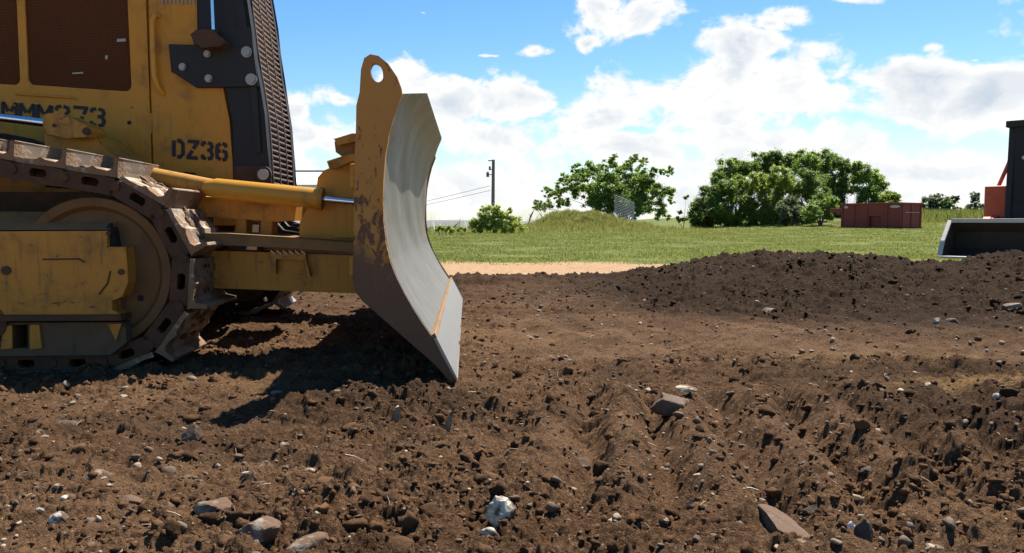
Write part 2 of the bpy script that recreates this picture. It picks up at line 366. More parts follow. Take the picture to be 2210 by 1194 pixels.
def mesh_panel_mat():
    m, t, b = mat('rusty_perforated_mesh'); v = objc(t); s = N(t, 'ShaderNodeSeparateXYZ'); L(t, v, s.inputs[0])
    K = 2 * math.pi / .013
    a = M_(t, 'SINE', M_(t, 'MULTIPLY', M_(t, 'ADD', s.outputs[0], s.outputs[2]), K * .7)); c_ = M_(t, 'SINE', M_(t, 'MULTIPLY', M_(t, 'SUBTRACT', s.outputs[0], s.outputs[2]), K * .7))
    h = MR(t, M_(t, 'MULTIPLY', a, c_), .0, .35); n = NZ(t, v, 2.2, 5, .6)
    setc(t, b, 'Base Color', MX(t, h, MX(t, n, (.13, .046, .016), (.08, .031, .012)), (.035, .015, .008))); setc(t, b, 'Roughness', .8); b.inputs['Specular IOR Level'].default_value = .1; bump(t, b, h, .4, -.004); return m
m_mesh = mesh_panel_mat()

def soil_mat(name, near=True):
    m, t, b = mat(name); v = objc(t)
    at1 = N(t, 'ShaderNodeAttribute'); at1.attribute_name = 'dark'; at2 = N(t, 'ShaderNodeAttribute'); at2.attribute_name = 'tan'
    n1 = NZ(t, v, 1.3, 5, .6); n2 = NZ(t, v, 11, 7, .7, .3); n3 = NZ(t, v, 70, 5, .7); n4 = NZ(t, v, 260, 3, .6)
    nb = NZ(t, VM(t, 'MULTIPLY', v, (.55, 2.6, 1)), 1.1, 5, .6, .6)
    c = MX(t, MR(t, M_(t, 'ADD', M_(t, 'MULTIPLY', n1, .45), M_(t, 'MULTIPLY', nb, .6)), .42, .64), (.104, .056, .028), (.158, .091, .049))
    c = MX(t, MR(t, nb, .56, .70, 0, .45), c, (.21, .115, .055)); c = MX(t, MR(t, n2, .45, .70), c, (.044, .023, .0115)); c = MX(t, MR(t, n3, .53, .68, 0, .8), c, (.27, .165, .092)); 
    c = MX(t, MR(t, n4, .60, .72, 0, .6), c, (.026, .014, .008))
    dk = MX(t, n2, (.024, .0135, .0078), (.052, .030, .0165)); dk = MX(t, MR(t, n3, .55, .75, 0, .7), dk, (.075, .044, .025))
    c = MX(t, at1.outputs['Fac'], c, dk)
    c = MX(t, at2.outputs['Fac'], c, MX(t, n2, (.30, .19, .09), (.19, .10, .045)))
    vo = N(t, 'ShaderNodeTexVoronoi'); vo.inputs['Scale'].default_value = 62; L(t, v, vo.inputs['Vector'])
    peb = M_(t, 'MULTIPLY', MR(t, vo.outputs['Distance'], .22, .17), MR(t, N_sep(t, vo.outputs['Color']), .93, .935))
    c = MX(t, M_(t, 'MULTIPLY', peb, .75), c, (.34, .28, .21))
    setc(t, b, 'Base Color', c); setc(t, b, 'Roughness', .93); b.inputs['Specular IOR Level'].default_value = .08
    bump(t, b, M_(t, 'ADD', M_(t, 'MULTIPLY', n3, 1.), M_(t, 'ADD', M_(t, 'MULTIPLY', n4, .5), M_(t, 'MULTIPLY', peb, .3))), 1., .022); return m
def N_sep(t, c):
    s = N(t, 'ShaderNodeSeparateColor'); L(t, c, s.inputs[0]); return s.outputs[0]
m_soil = soil_mat('brown_soil')
def clod_mat():
    m, t, b = mat('loose_soil_clod'); v = objc(t); g = N(t, 'ShaderNodeNewGeometry'); at1 = N(t, 'ShaderNodeAttribute'); at1.attribute_name = 'dark'
    n3 = NZ(t, v, 70, 5, .7); r = g.outputs['Random Per Island']
    c = MX(t, r, (.056, .029, .0145), (.120, .065, .032)); dk = MX(t, r, (.018, .011, .006), (.046, .027, .015))
    c = MX(t, at1.outputs['Fac'], c, dk); c = MX(t, MR(t, n3, .55, .75, 0, .6), c, (.14, .08, .042))
    setc(t, b, 'Base Color', c); setc(t, b, 'Roughness', .95); b.inputs['Specular IOR Level'].default_value = .08; bump(t, b, n3, .8, .01); return m
m_clod = clod_mat()
def rock_mat(name, a, c, mud=.3, sc=1):
    m, t, b = mat(name); v = objc(t); n = NZ(t, v, 14 * sc, 7, .65, .5); n2 = NZ(t, v, 45 * sc, 6, .7); n3 = NZ(t, VM(t, 'ADD', v, (3, 3, 3)), 9 * sc, 5, .65)
    k = MX(t, MR(t, n, .35, .65), a, c); k = MX(t, MR(t, n2, .58, .7, 0, .6), k, tuple(x * .55 for x in a))
    k = MX(t, MR(t, n3, .66 - .35 * mud, .72 - .3 * mud), k, (.10, .052, .025))
    setc(t, b, 'Base Color', k); setc(t, b, 'Roughness', .85); bump(t, b, M_(t, 'ADD', n, n2), .6, .008); return m
m_white = rock_mat('white_limestone', (.48, .41, .30), (.64, .58, .47), .62)
m_pale = rock_mat('pale_tan_stone', (.36, .28, .18), (.48, .39, .28), .6)
m_grey = rock_mat('grey_stone', (.16, .13, .095), (.28, .235, .18), .7)
m_brown = rock_mat('brown_stone', (.085, .052, .030), (.13, .082, .05), .6)
m_darkr = rock_mat('dark_stone', (.035, .023, .015), (.08, .053, .035), .3)
m_pure = rock_mat('bright_white_stone', (.85, .85, .85), (.9, .9, .9), 0)
def pebble_mat():
    m, t, b = mat('gravel'); v = objc(t); g = N(t, 'ShaderNodeNewGeometry'); r = g.outputs['Random Per Island']
    n = NZ(t, v, 90, 4, .6)
    c = MX(t, MR(t, r, .45, 1.25), (.10, .062, .034), (.46, .37, .26)); c = MX(t, MR(t, n, .5, .65, 0, .8), c, (.13, .08, .05))
    setc(t, b, 'Base Color', c); setc(t, b, 'Roughness', .85); bump(t, b, n, .5, .004); return m
m_peb = pebble_mat()
m_root = mat('dry_root')[0]; m_root.node_tree.nodes['Principled BSDF'].inputs['Base Color'].default_value = (.20, .125, .07, 1)
def ground_mat():
    m, t, b = mat('grass_and_sand_ground'); v = objc(t); a = N(t, 'ShaderNodeAttribute'); a.attribute_name = 'sand'
    n = NZ(t, v, .9, 6, .65); n2 = NZ(t, v, 8, 6, .7); n3 = NZ(t, v, .2, 4, .6)
    g = MX(t, MR(t, n, .35, .7), (.072, .098, .018), (.13, .145, .033)); g = MX(t, MR(t, n2, .45, .7, 0, .6), g, (.16, .15, .055)); g = MX(t, MR(t, n3, .55, .75, 0, .5), g, (.17, .15, .07))
    s = MX(t, MR(t, n2, .3, .7), (.24, .145, .075), (.37, .245, .135)); s = MX(t, MR(t, n, .55, .7, 0, .6), s, (.13, .07, .035))
    f = MR(t, M_(t, 'ADD', a.outputs['Fac'], M_(t, 'MULTIPLY', M_(t, 'SUBTRACT', n, .5), .9)), .42, .58)
    setc(t, b, 'Base Color', MX(t, f, g, s)); setc(t, b, 'Roughness', .95); b.inputs['Specular IOR Level'].default_value = .15; bump(t, b, n2, .8, .04); return m
m_ground = ground_mat()
def leaf_mat(name, a, c, tr=.58, rough=.5, ns=.8):
    m, t, b = mat(name); v = objc(t); g = N(t, 'ShaderNodeNewGeometry'); r = g.outputs['Random Per Island']; n = NZ(t, v, ns, 4, .65)
    k = MX(t, MR(t, M_(t, 'ADD', M_(t, 'MULTIPLY', r, .4), M_(t, 'MULTIPLY', n, .9)), .40, .88), a, c)
    setc(t, b, 'Base Color', k); setc(t, b, 'Roughness', rough)
    tb = N(t, 'ShaderNodeBsdfTranslucent'); L(t, MX(t, .5, k, tuple(min(1, x * 2.2) for x in c)), tb.inputs['Color'])
    mx = N(t, 'ShaderNodeMixShader'); mx.inputs[0].default_value = tr; L(t, b.outputs[0], mx.inputs[1]); L(t, tb.outputs[0], mx.inputs[2])
    L(t, mx.outputs[0], t.nodes['Material Output'].inputs['Surface']); return m
m_leafd = leaf_mat('dark_leaves', (.050, .090, .018), (.135, .200, .034))
m_leafm = leaf_mat('green_leaves', (.065, .125, .020), (.19, .27, .042))
m_leafl = leaf_mat('light_leaves', (.10, .16, .025), (.22, .28, .045))
m_leafg = leaf_mat('greyish_leaves', (.055, .080, .035), (.115, .145, .065))
m_weed = leaf_mat('weed_leaves', (.16, .24, .03), (.34, .38, .07))
m_grass = leaf_mat('grass_blades', (.060, .102, .014), (.215, .225, .058), .4, .7, .35)
m_tall = leaf_mat('tall_dry_grass', (.10, .155, .026), (.27, .26, .075), .4, .8)
m_reed = leaf_mat('pale_seed_stalks', (.35, .33, .2), (.55, .5, .36), .4, .8)
m_bark = painted('bark', (.10, .075, .055), wear=.3, dirt=.4, rough=.9)

# ------------------------------------------------------------------ SETTING: ground, soil
def grid_faces(nr, nc):
    i = np.arange(nr - 1)[:, None] * nc + np.arange(nc - 1)[None, :]
    return np.stack([i, i + 1, i + nc + 1, i + nc], -1).reshape(-1, 4)
def sand_mask(X, Y):
    lo = 1; hi = 14.3 + .7 * perlin(X * .5, X * 0 + 4) + .5 * perlin(X * 1.7, Y * 1.5) - 2.8 * sst(2.0, 5.5, X) 
    return (1 - sst(hi - 1.6, hi + 2.0, Y)) * lo
s_ = np.linspace(-1, 1, 340); Xs = np.sinh(s_ * 6.2) / np.sinh(6.2) * 1800
t_ = np.linspace(-.62, 1, 420); Ys = 14 + np.sinh(t_ * 5.6) / np.sinh(5.6) * 2500
XX, YY = np.meshgrid(Xs, Ys)
gr = np_mesh('ground', np.stack([XX, YY, ground_h(XX, YY)], -1).reshape(-1, 3), grid_faces(*XX.shape), m_ground, attrs={'sand': sand_mask(XX, YY)})
tag(gr, kind='structure')
us = np.linspace(-1.0, 1.0, 1400); ysr = np.geomspace(.8, 11.6, 950)
UU, YY = np.meshgrid(us, ysr); XX = UU * (YY + .6)
ZZ = soil_h(XX, YY)
def dark_mask(X, Y):
    n = fbm(X * .9 + 9, Y * .9, 4, .6)
    m = sst(4.9, 7.0, Y + .35 * np.clip(X - 2.5, -3, 1.5) + 1.6 * n) * (.35 + .65 * sst(-.2, 1.5, X + 1.2 * n))
    m = np.maximum(m, .75 * sst(8.9, 9.4, Y))
    m = np.maximum(m, .6 * sst(1.0, 1.8, X + .5 * n) * sst(2.3, 2.8, Y) * (1 - sst(3.9, 4.3, Y)))
    m = np.maximum(m, .55 * np.exp(-((Y - 3.25) / .33) ** 2) * sst(-1.2, -.8, X) * (1 - sst(-.25, .05, X)))
    m = np.maximum(m, .45 * sst(.15, .4, n))
    return np.clip(m, 0, 1)
def tan_mask(X, Y):
    n = fbm(X * 1.6 + 2, Y * 2.5, 4, .6)
    a = np.exp(-((X - 2.35) / .55) ** 2 - ((Y - 3.63) / .12) ** 2) * 1.5
    b = np.exp(-((X - 2.0) / .9) ** 2 - ((Y - 4.5) / .28) ** 2) * .45
    c = np.exp(-((X - .0) / .5) ** 2 - ((Y - 5.1) / .35) ** 2) * .32
    d = np.exp(-((X + 1.3) / .5) ** 2 - ((Y - 3.9) / .3) ** 2) * .35
    return np.clip((a + b + c + d) * (.75 + 1.2 * n), 0, 1)
so_ = np_mesh('soil', np.stack([XX, YY, ZZ], -1).reshape(-1, 3), grid_faces(*XX.shape), m_soil, attrs={'dark': dark_mask(XX, YY), 'tan': tan_mask(XX, YY)})
tag(so_, kind='structure')
# ---- scattered clods and pebbles (ico based lumps) ----
def ico(sub):
    import bmesh
    bm = bmesh.new(); bmesh.ops.create_icosphere(bm, subdivisions=sub, radius=1)
    V = np.array([v.co[:] for v in bm.verts]); Fc = np.array([[v.index for v in f.verts] for f in bm.faces]); bm.free(); return V, Fc
V1, F1 = ico(1); V2, F2 = ico(2); V3, F3 = ico(3); V4, F4 = ico(4)
def lumpy(V, n, amp, seed):
    r = np.random.default_rng(seed); out = []
    for i in range(n):
        k = r.normal(size=(7, 3)); k /= np.linalg.norm(k, axis=1)[:, None]; dd = r.uniform(.45, .95, 7)
        P = V.copy() * (1 + amp * r.uniform(-1, 1, (len(V), 1)))
        for q in range(7):      # flat facets
            s = P @ k[q]; P = P - np.clip(s - dd[q], 0, None)[:, None] * k[q]
        out.append(P)
    return out
def scatter(name, X, Y, S, protoV, F0, mat_, sink=.55, flat=.72, attrs=True, zf=soil_h):
    n = len(X); Z = zf(X, Y); k = len(protoV[0]); a = rng.uniform(0, 2 * math.pi, n); ti = rng.normal(0, .5, n)
    st = np.stack([rng.uniform(.8, 1.5, n), rng.uniform(.7, 1.1, n), rng.uniform(flat - .2, flat + .2, n)], 1)
    pi = rng.integers(0, len(protoV), n); PV = np.stack(protoV)[pi] * st[:, None, :] * S[:, None, None]
    x, y, z = PV[..., 0], PV[..., 1], PV[..., 2]
    y, z = y * np.cos(ti)[:, None] - z * np.sin(ti)[:, None], y * np.sin(ti)[:, None] + z * np.cos(ti)[:, None]
    x, y = x * np.cos(a)[:, None] - y * np.sin(a)[:, None], x * np.sin(a)[:, None] + y * np.cos(a)[:, None]
    V = np.stack([x + X[:, None], y + Y[:, None], z + (Z + S * (flat - sink) * .6)[:, None]], -1).reshape(-1, 3)
    Fc = (F0[None] + (np.arange(n) * k)[:, None, None]).reshape(-1, 3)
    at_ = {'dark': np.repeat(dark_mask(X, Y), k)} if attrs else None
    return np_mesh(name, V, Fc, mat_, smooth=False, attrs=at_)
def pts(n, y0, y1, um=.75, p=1.0):
    Y = np.exp(rng.uniform(math.log(y0), math.log(y1), n)); X = rng.uniform(-um, um, n) * (Y + .3); return X, Y
X, Y = pts(90000, 1.5, 10.0); keep = rng.random(len(X)) < (rough_mask(X, Y) - .3) * .8 * (.3 + .7 * (fbm(X * 2, Y * 2, 3) > -.05))
X, Y = X[keep][:15000], Y[keep][:15000]; S = .0035 * np.exp(rng.normal(.55, .55, len(X))) * (1 + .12 * Y) * .85
S = np.minimum(S, .035)
o = scatter('soil_clods', X, Y, S, lumpy(V2, 30, .42, 3), F2, m_clod); tag(o, 'crumbly brown soil clods strewn over the churned earth', 'soil clods', kind='stuff')
X, Y = pts(3600, 1.6, 9.0); S = .003 * np.exp(rng.normal(.15, .60, len(X))) * (1 + .13 * Y); S = np.minimum(S, .02)
o = scatter('gravel', X, Y, S, lumpy(V2, 16, .22, 5), F2, m_peb, sink=.15); tag(o, 'small pale pebbles and chips scattered through the brown soil', 'gravel', kind='stuff')
# roots and straw
n = 90; X, Y = pts(n, 1.7, 5.5, .68); Z = soil_h(X, Y); a = rng.uniform(0, 2 * math.pi, n); l = rng.uniform(.008, .03, n); w = rng.uniform(.0008, .002, n)
d = np.stack([np.cos(a) * l, np.sin(a) * l, rng.uniform(-.3, .6, n) * l], 1); sd = np.stack([-np.sin(a) * w, np.cos(a) * w, w * 0], 1); up = np.array([0, 0, 1.]) * w[:, None]
B = np.stack([X, Y, Z + .006], 1); midp = B + np.stack([w * 0, w * 0, l * .15], 1)
V = np.stack([B - d - sd, B - d + sd, B - d + up * 2, midp - sd, midp + sd, midp + up * 2, B + d - sd, B + d + sd, B + d + up * 2], 1).reshape(-1, 3)
f = np.array([[0, 1, 4, 3], [1, 2, 5, 4], [2, 0, 3, 5], [3, 4, 7, 6], [4, 5, 8, 7], [5, 3, 6, 8]])
o = np_mesh('straw', V, (f[None] + (np.arange(n) * 9)[:, None, None]).reshape(-1, 4), m_root, smooth=False)
tag(o, 'thin straw and root fibres mixed into the topsoil', 'straw', kind='stuff')

# ---- individual stones ----
SN = 0
def stone(px, py, w, h, m, label, seed, name='stone', sub=3, rot=0, deep=1.0, amp=.05, lift=0, tilt=0):
    """px,py: centre in the photograph; w,h: size in photo pixels"""
    g = G(px, py + h * .42); sc = g.y / F; rx = w * sc / 2; rz = h * sc * .5
    r = np.random.default_rng(seed); V, Fc = (V4, F4) if sub == 4 else (V3, F3)
    P = V.copy()
    k = r.normal(size=(12, 3)); k /= np.linalg.norm(k, axis=1)[:, None]; dd = r.uniform(.5, .93, 12)
    for q in range(12):
        s = P @ k[q]; P = P - np.clip(s - dd[q], 0, None)[:, None] * k[q] * .93
    nz = fbm(P[:, 0] * 1.7 + seed, P[:, 1] * 1.7 + P[:, 2] * 1.3, 4, .6); P = P * (1 + (amp * 3 + .05) * nz[:, None])
    P = P / np.abs(P).max(0); P = P * np.array([rx, rx * .75 * deep, rz * 1.12])
    c, s = math.cos(tilt), math.sin(tilt); P = np.stack([P[:, 0] * c + P[:, 2] * s, P[:, 1], -P[:, 0] * s + P[:, 2] * c], 1)
    o = np_mesh(name, P, Fc, m, smooth=True); o.data.set_sharp_from_angle(angle=R(38))
    o.location = (g.x, g.y + (rx * .3 if abs(rot) < 1 else 0), g.z + rz * .50 + lift); o.rotation_euler = (0, 0, rot)
    tag(o, label, 'stone' if name == 'stone' else name.replace('_', ' ')); return o
stone(1083, 1105, 82, 92, m_white, 'largest white limestone chunk standing in the foreground soil', 11, sub=4, amp=.10)
stone(1058, 1152, 44, 42, m_white, 'cream stone touching the foot of the largest white chunk', 12)
stone(125, 1120, 46, 42, m_white, 'rounded cream white stone at the bottom left of the dirt', 13)
stone(208, 1030, 84, 40, m_pale, 'broad pale streaked stone left of centre in the foreground', 14, amp=.1)
stone(118, 1028, 30, 24, m_pale, 'small tan stone beside the broad pale streaked stone', 15)
stone(146, 1074, 36, 14, m_white, 'thin flat white chip above the rounded cream stone', 16)
stone(552, 1150, 112, 74, m_grey, 'big weathered grey boulder at the bottom edge of the dirt', 17, sub=4)
stone(462, 1092, 96, 56, m_grey, 'grey tan stone half sunk up left of the big grey boulder', 18, sub=4)
stone(490, 1126, 44, 26, m_pale, 'small yellowish stone wedged between the two grey boulders', 19)
stone(665, 1172, 116, 34, m_grey, 'long flat grey slab lying right of the big grey boulder', 20, rot=.3)
stone(415, 936, 62, 48, m_brown, 'smooth dark brown stone lying at the tip of the blade shadow', 21, sub=4, amp=.02)
stone(541, 1028, 30, 36, m_grey, 'upright grey brown stone in the middle of the left foreground', 22)
stone(566, 1046, 20, 22, m_pale, 'small pale stone next to the upright grey brown stone', 23)
stone(570, 1006, 46, 26, m_grey, 'light grey lump just behind the upright grey brown stone', 24)
stone(1458, 868, 108, 46, m_brown, 'broad brown rock with pale top in the middle of the right soil', 25, sub=4)
stone(1482, 855, 52, 14, m_pale, 'pale flake lying on top of the broad brown rock', 26, lift=.03)
stone(1304, 838, 28, 26, m_brown, 'small square brown stone left of the broad brown rock', 27)
stone(1257, 998, 40, 34, m_brown, 'round brown lump in the furrows right of centre', 28)
stone(1690, 1128, 250, 44, m_brown, 'long brown slab slanting down at the bottom right', 29, sub=4, rot=R(-74), deep=.42)
stone(2103, 1024, 150, 26, m_darkr, 'long dark slab slanting down near the right edge', 30, sub=4, rot=R(-70), deep=.4)
stone(1837, 1136, 20, 30, m_pure, 'bright white chip standing beside a dark upright lump', 31)
stone(1866, 1150, 46, 78, m_darkr, 'dark upright lump of earth right of the bright white chip', 32, sub=4)
stone(2155, 858, 24, 18, m_white, 'white stone on the sandy patch at the right edge', 33)
stone(1950, 866, 28, 12, m_pale, 'flat pale stone left of the sandy patch', 34)
stone(1955, 777, 14, 11, m_white, 'tiny white stone on the smooth brown ground below the mound', 35)
stone(2026, 640, 17, 15, m_white, 'pale stone sitting on the slope of the dark mound at right', 36)
stone(1664, 650, 36, 20, m_grey, 'grey stone on the foot of the mound, right one of the pair', 37)
stone(1634, 655, 28, 16, m_grey, 'grey stone on the foot of the mound, left one of the pair', 38)
stone(1996, 1106, 70, 20, m_darkr, 'flat dark slab in the lower right dirt', 39)
stone(2018, 1184, 42, 24, m_pale, 'pale stone cut by the bottom edge at right', 40)
stone(2120, 1087, 40, 18, m_white, 'white stone below the long dark slab at the right edge', 41)
stone(1755, 1098, 44, 26, m_darkr, 'dark round clod right of the long brown slab', 42)
stone(1880, 1030, 44, 18, m_darkr, 'dark lump in the rough soil left of the slanting dark slab', 43)
stone(885, 1022, 18, 20, m_white, 'small bright stone in the soil below the blade tip', 44)
stone(943, 1138, 34, 20, m_pale, 'pale stone left of the largest white chunk', 45)
stone(845, 1184, 44, 18, m_white, 'pale broken stone at the bottom edge left of centre', 46)
stone(1495, 1085, 26, 20, m_pale, 'round pale pebble left of the long brown slab', 47)
stone(2060, 682, 34, 16, m_darkr, 'dark stone near the foot of the mound at right', 48)
stone(2190, 640, 40, 26, m_grey, 'grey rock on the mound at the right edge', 49)
stone(140, 915, 64, 18, m_darkr, 'low dark clod on the left below the track', 50)
stone(610, 962, 30, 22, m_pale, 'tan stone in front of the pushed heap', 51)
stone(905, 925, 34, 24, m_brown, 'brown stone in the heap in front of the blade', 52)
stone(280, 1082, 60, 24, m_brown, 'brown stone with dark side in the left foreground', 53)
m_shard = rock_mat('packed_earth', (.20, .12, .062), (.30, .19, .11), .3, 2)
def shard(px, py, w, h, lean, label):
    g = G(px, py + h / 2); s = g.y / F; b = MB(); wv, hv = w * s, h * s
    pl = [(-wv * .5, -.02), (wv * .35, -.02), (wv * .5 + lean * s * .6, hv * .6), (lean * s + wv * .3, hv), (lean * s - wv * .1, hv * .93), (-wv * .5 + lean * s * .4, hv * .5)]
    b.prism(pl, -.008, .008); o = b.build('earth_shard', m_shard, bevel=.003); o.location = g; o.rotation_euler = (R(-12), 0, .1); tag(o, label, 'earth shard')
shard(850, 896, 16, 38, 10, 'upright brown earth shard in the pushed heap behind the blade tip')
shard(962, 915, 13, 52, 12, 'tall thin earth shard standing right below the blade tip')

# ------------------------------------------------------------------ DOZER
dz = empty('bulldozer', (OX, OY, 0), YAW)
tag(dz, 'yellow tracked bulldozer with raised eye plate and pale steel blade, stencilled DZ36', 'bulldozer')
def P2(pl, ly): return [DL(x, y, ly) for x, y in pl]
def pt(px, py, ly):
    a = DL(px, py, ly); return Vector((a[0], ly, a[1]))
def disc(b, px, py, ly, r, t=.02, n=20):
    c = pt(px, py, ly); b.tube([c, c + Vector((0, -t, 0))], r, n)
# --- moldboard ---
BY = 1.9
prof_px = [(978, 822), (955, 780), (932, 735), (905, 697), (885, 665), (866, 632), (850, 600), (836, 565), (827, 525), (822, 480), (820.5, 435), (822, 385), (826, 335), (834, 290), (846, 245), (862, 203)]
prof = P2(prof_px, -BY)
TZ = prof[-1][1]
ex = [(prof[-1][0] + .040, TZ + .055), (prof[-1][0] + .090, TZ + .11)]
full = prof[2:] + ex            # moldboard sheet from cutting edge up
def lerp_prof(P, z):
    for i in range(len(P) - 1):
        if P[i][1] <= z <= P[i + 1][1]:
            t = (z - P[i][1]) / (P[i + 1][1] - P[i][1]); return P[i][0] + t * (P[i + 1][0] - P[i][0])
    return P[-1][0]
def resample(P, n):
    z0, z1 = P[0][1], P[-1][1]; return [z0 + (z1 - z0) * i / (n - 1) for i in range(n)]
KY = 1.22
b = MB(); ny = 61; nz = 40; grid = []
for j in range(ny):
    y = -BY + .02 + (2 * BY - .04) * j / (ny - 1); ztop = TZ + .11 * min(1, max(0, (BY - abs(y)) / (BY - KY))) + (.0 if abs(y) > KY else .004)
    row = []
    for i in range(nz):
        z = full[0][1] + (ztop - full[0][1]) * i / (nz - 1)
        dn = .007 * math.sin(y * 5 + 1.3 * z * 4) * math.sin(z * 6 + y) + .0022 * math.sin(y * 3.1 + z * 9)
        row.append((lerp_prof(full, z) + dn * math.sin(math.pi * i / (nz - 1)), y, z))
    grid.append(row)
vs = [p for r_ in grid for p in r_] + [(p[0] - .035, p[1], p[2]) for r_ in grid for p in r_]; NN = ny * nz; fs = []
for j in range(ny - 1):
    for i in range(nz - 1):
        a = j * nz + i; fs.append((a, a + nz, a + nz + 1, a + 1)); fs.append((a + NN, a + 1 + NN, a + nz + 1 + NN, a + nz + NN))
for i in range(nz - 1):
    fs.append((i, i + 1, i + 1 + NN, i + NN)); a = (ny - 1) * nz + i; fs.append((a, a + NN, a + 1 + NN, a + 1))
for j in range(ny - 1):
    a = j * nz; fs.append((a, a + NN, a + nz + NN, a + nz)); a = j * nz + nz - 1; fs.append((a, a + nz, a + nz + NN, a + NN))
b.add(vs, fs); b.build('moldboard', m_mold, dz, smooth=40)
# cutting edge, worn bright, and a rusty seam above it
def plate_edge(y0, y1, p0, p1, off, th):
    b = MB(); (x0, z0), (x1, z1) = p0, p1; L_ = math.hypot(x1 - x0, z1 - z0); nx, nz_ = (z1 - z0) / L_, -(x1 - x0) / L_
    if nx < 0: nx, nz_ = -nx, -nz_
    pl = [(x0 + nx * off, z0 + nz_ * off), (x1 + nx * off, z1 + nz_ * off), (x1 + nx * (off - th), z1 + nz_ * (off - th)), (x0 + nx * (off - th), z0 + nz_ * (off - th))]
    b.prism(pl, y0, y1); return b
m_edge = metal('polished_cutting_edge', (.33, .32, .30), rough=.42, met=.5, scr=(8, 8, 1), amt=.15)
m_rust = painted('bright_rust_band', (.20, .125, .07), mud=(.10, .055, .03), wear=.4, dirt=.5, rough=.9)
plate_edge(-BY + .004, BY - .004, prof[0], prof[2], .022, .03).build('cutting_edge', m_edge, dz, bevel=.003)
a0, a1 = prof[2], prof[3]; s0 = (a0[0], a0[1]); s1 = (a0[0] + (a1[0] - a0[0]) * .16, a0[1] + (a1[1] - a0[1]) * .16)
bb_ = plate_edge(-BY + .01, BY - .01, s0, s1, .026, .03)
bo = bb_.build('wear_strip', m_rust, dz, bevel=.004)
# --- side (eye) plates ---
back_px = [(866, 190), (857, 166), (838, 138), (817, 121), (799, 118), (786, 126), (779, 150), (776, 200), (769, 228), (768, 290), (765, 340), (763, 480), (762, 600), (767, 630), (782, 650), (860, 718), (940, 788), (972, 824)]
def eye_plate(ly, th):
    off = [(x + .012, z) for x, z in P2(prof_px, -BY)]; pl = off + P2(back_px, -BY)
    cx, cz = DL(813, 157, -BY); rx = abs(DL(827, 157, -BY)[0] - cx); rz = abs(DL(813, 136, -BY)[1] - cz)
    hole = [(cx + rx * math.cos(2 * math.pi * k / 20) + .18 * rz * math.sin(2 * math.pi * k / 20) * -1, cz + rz * math.sin(2 * math.pi * k / 20)) for k in range(20)]
    b = MB(); b.prism(pl, ly, ly + th, [hole]); return b.build('eye_plate', m_ear, dz, bevel=.005)
eye_plate(-BY, .045); eye_plate(BY - .045, .045)
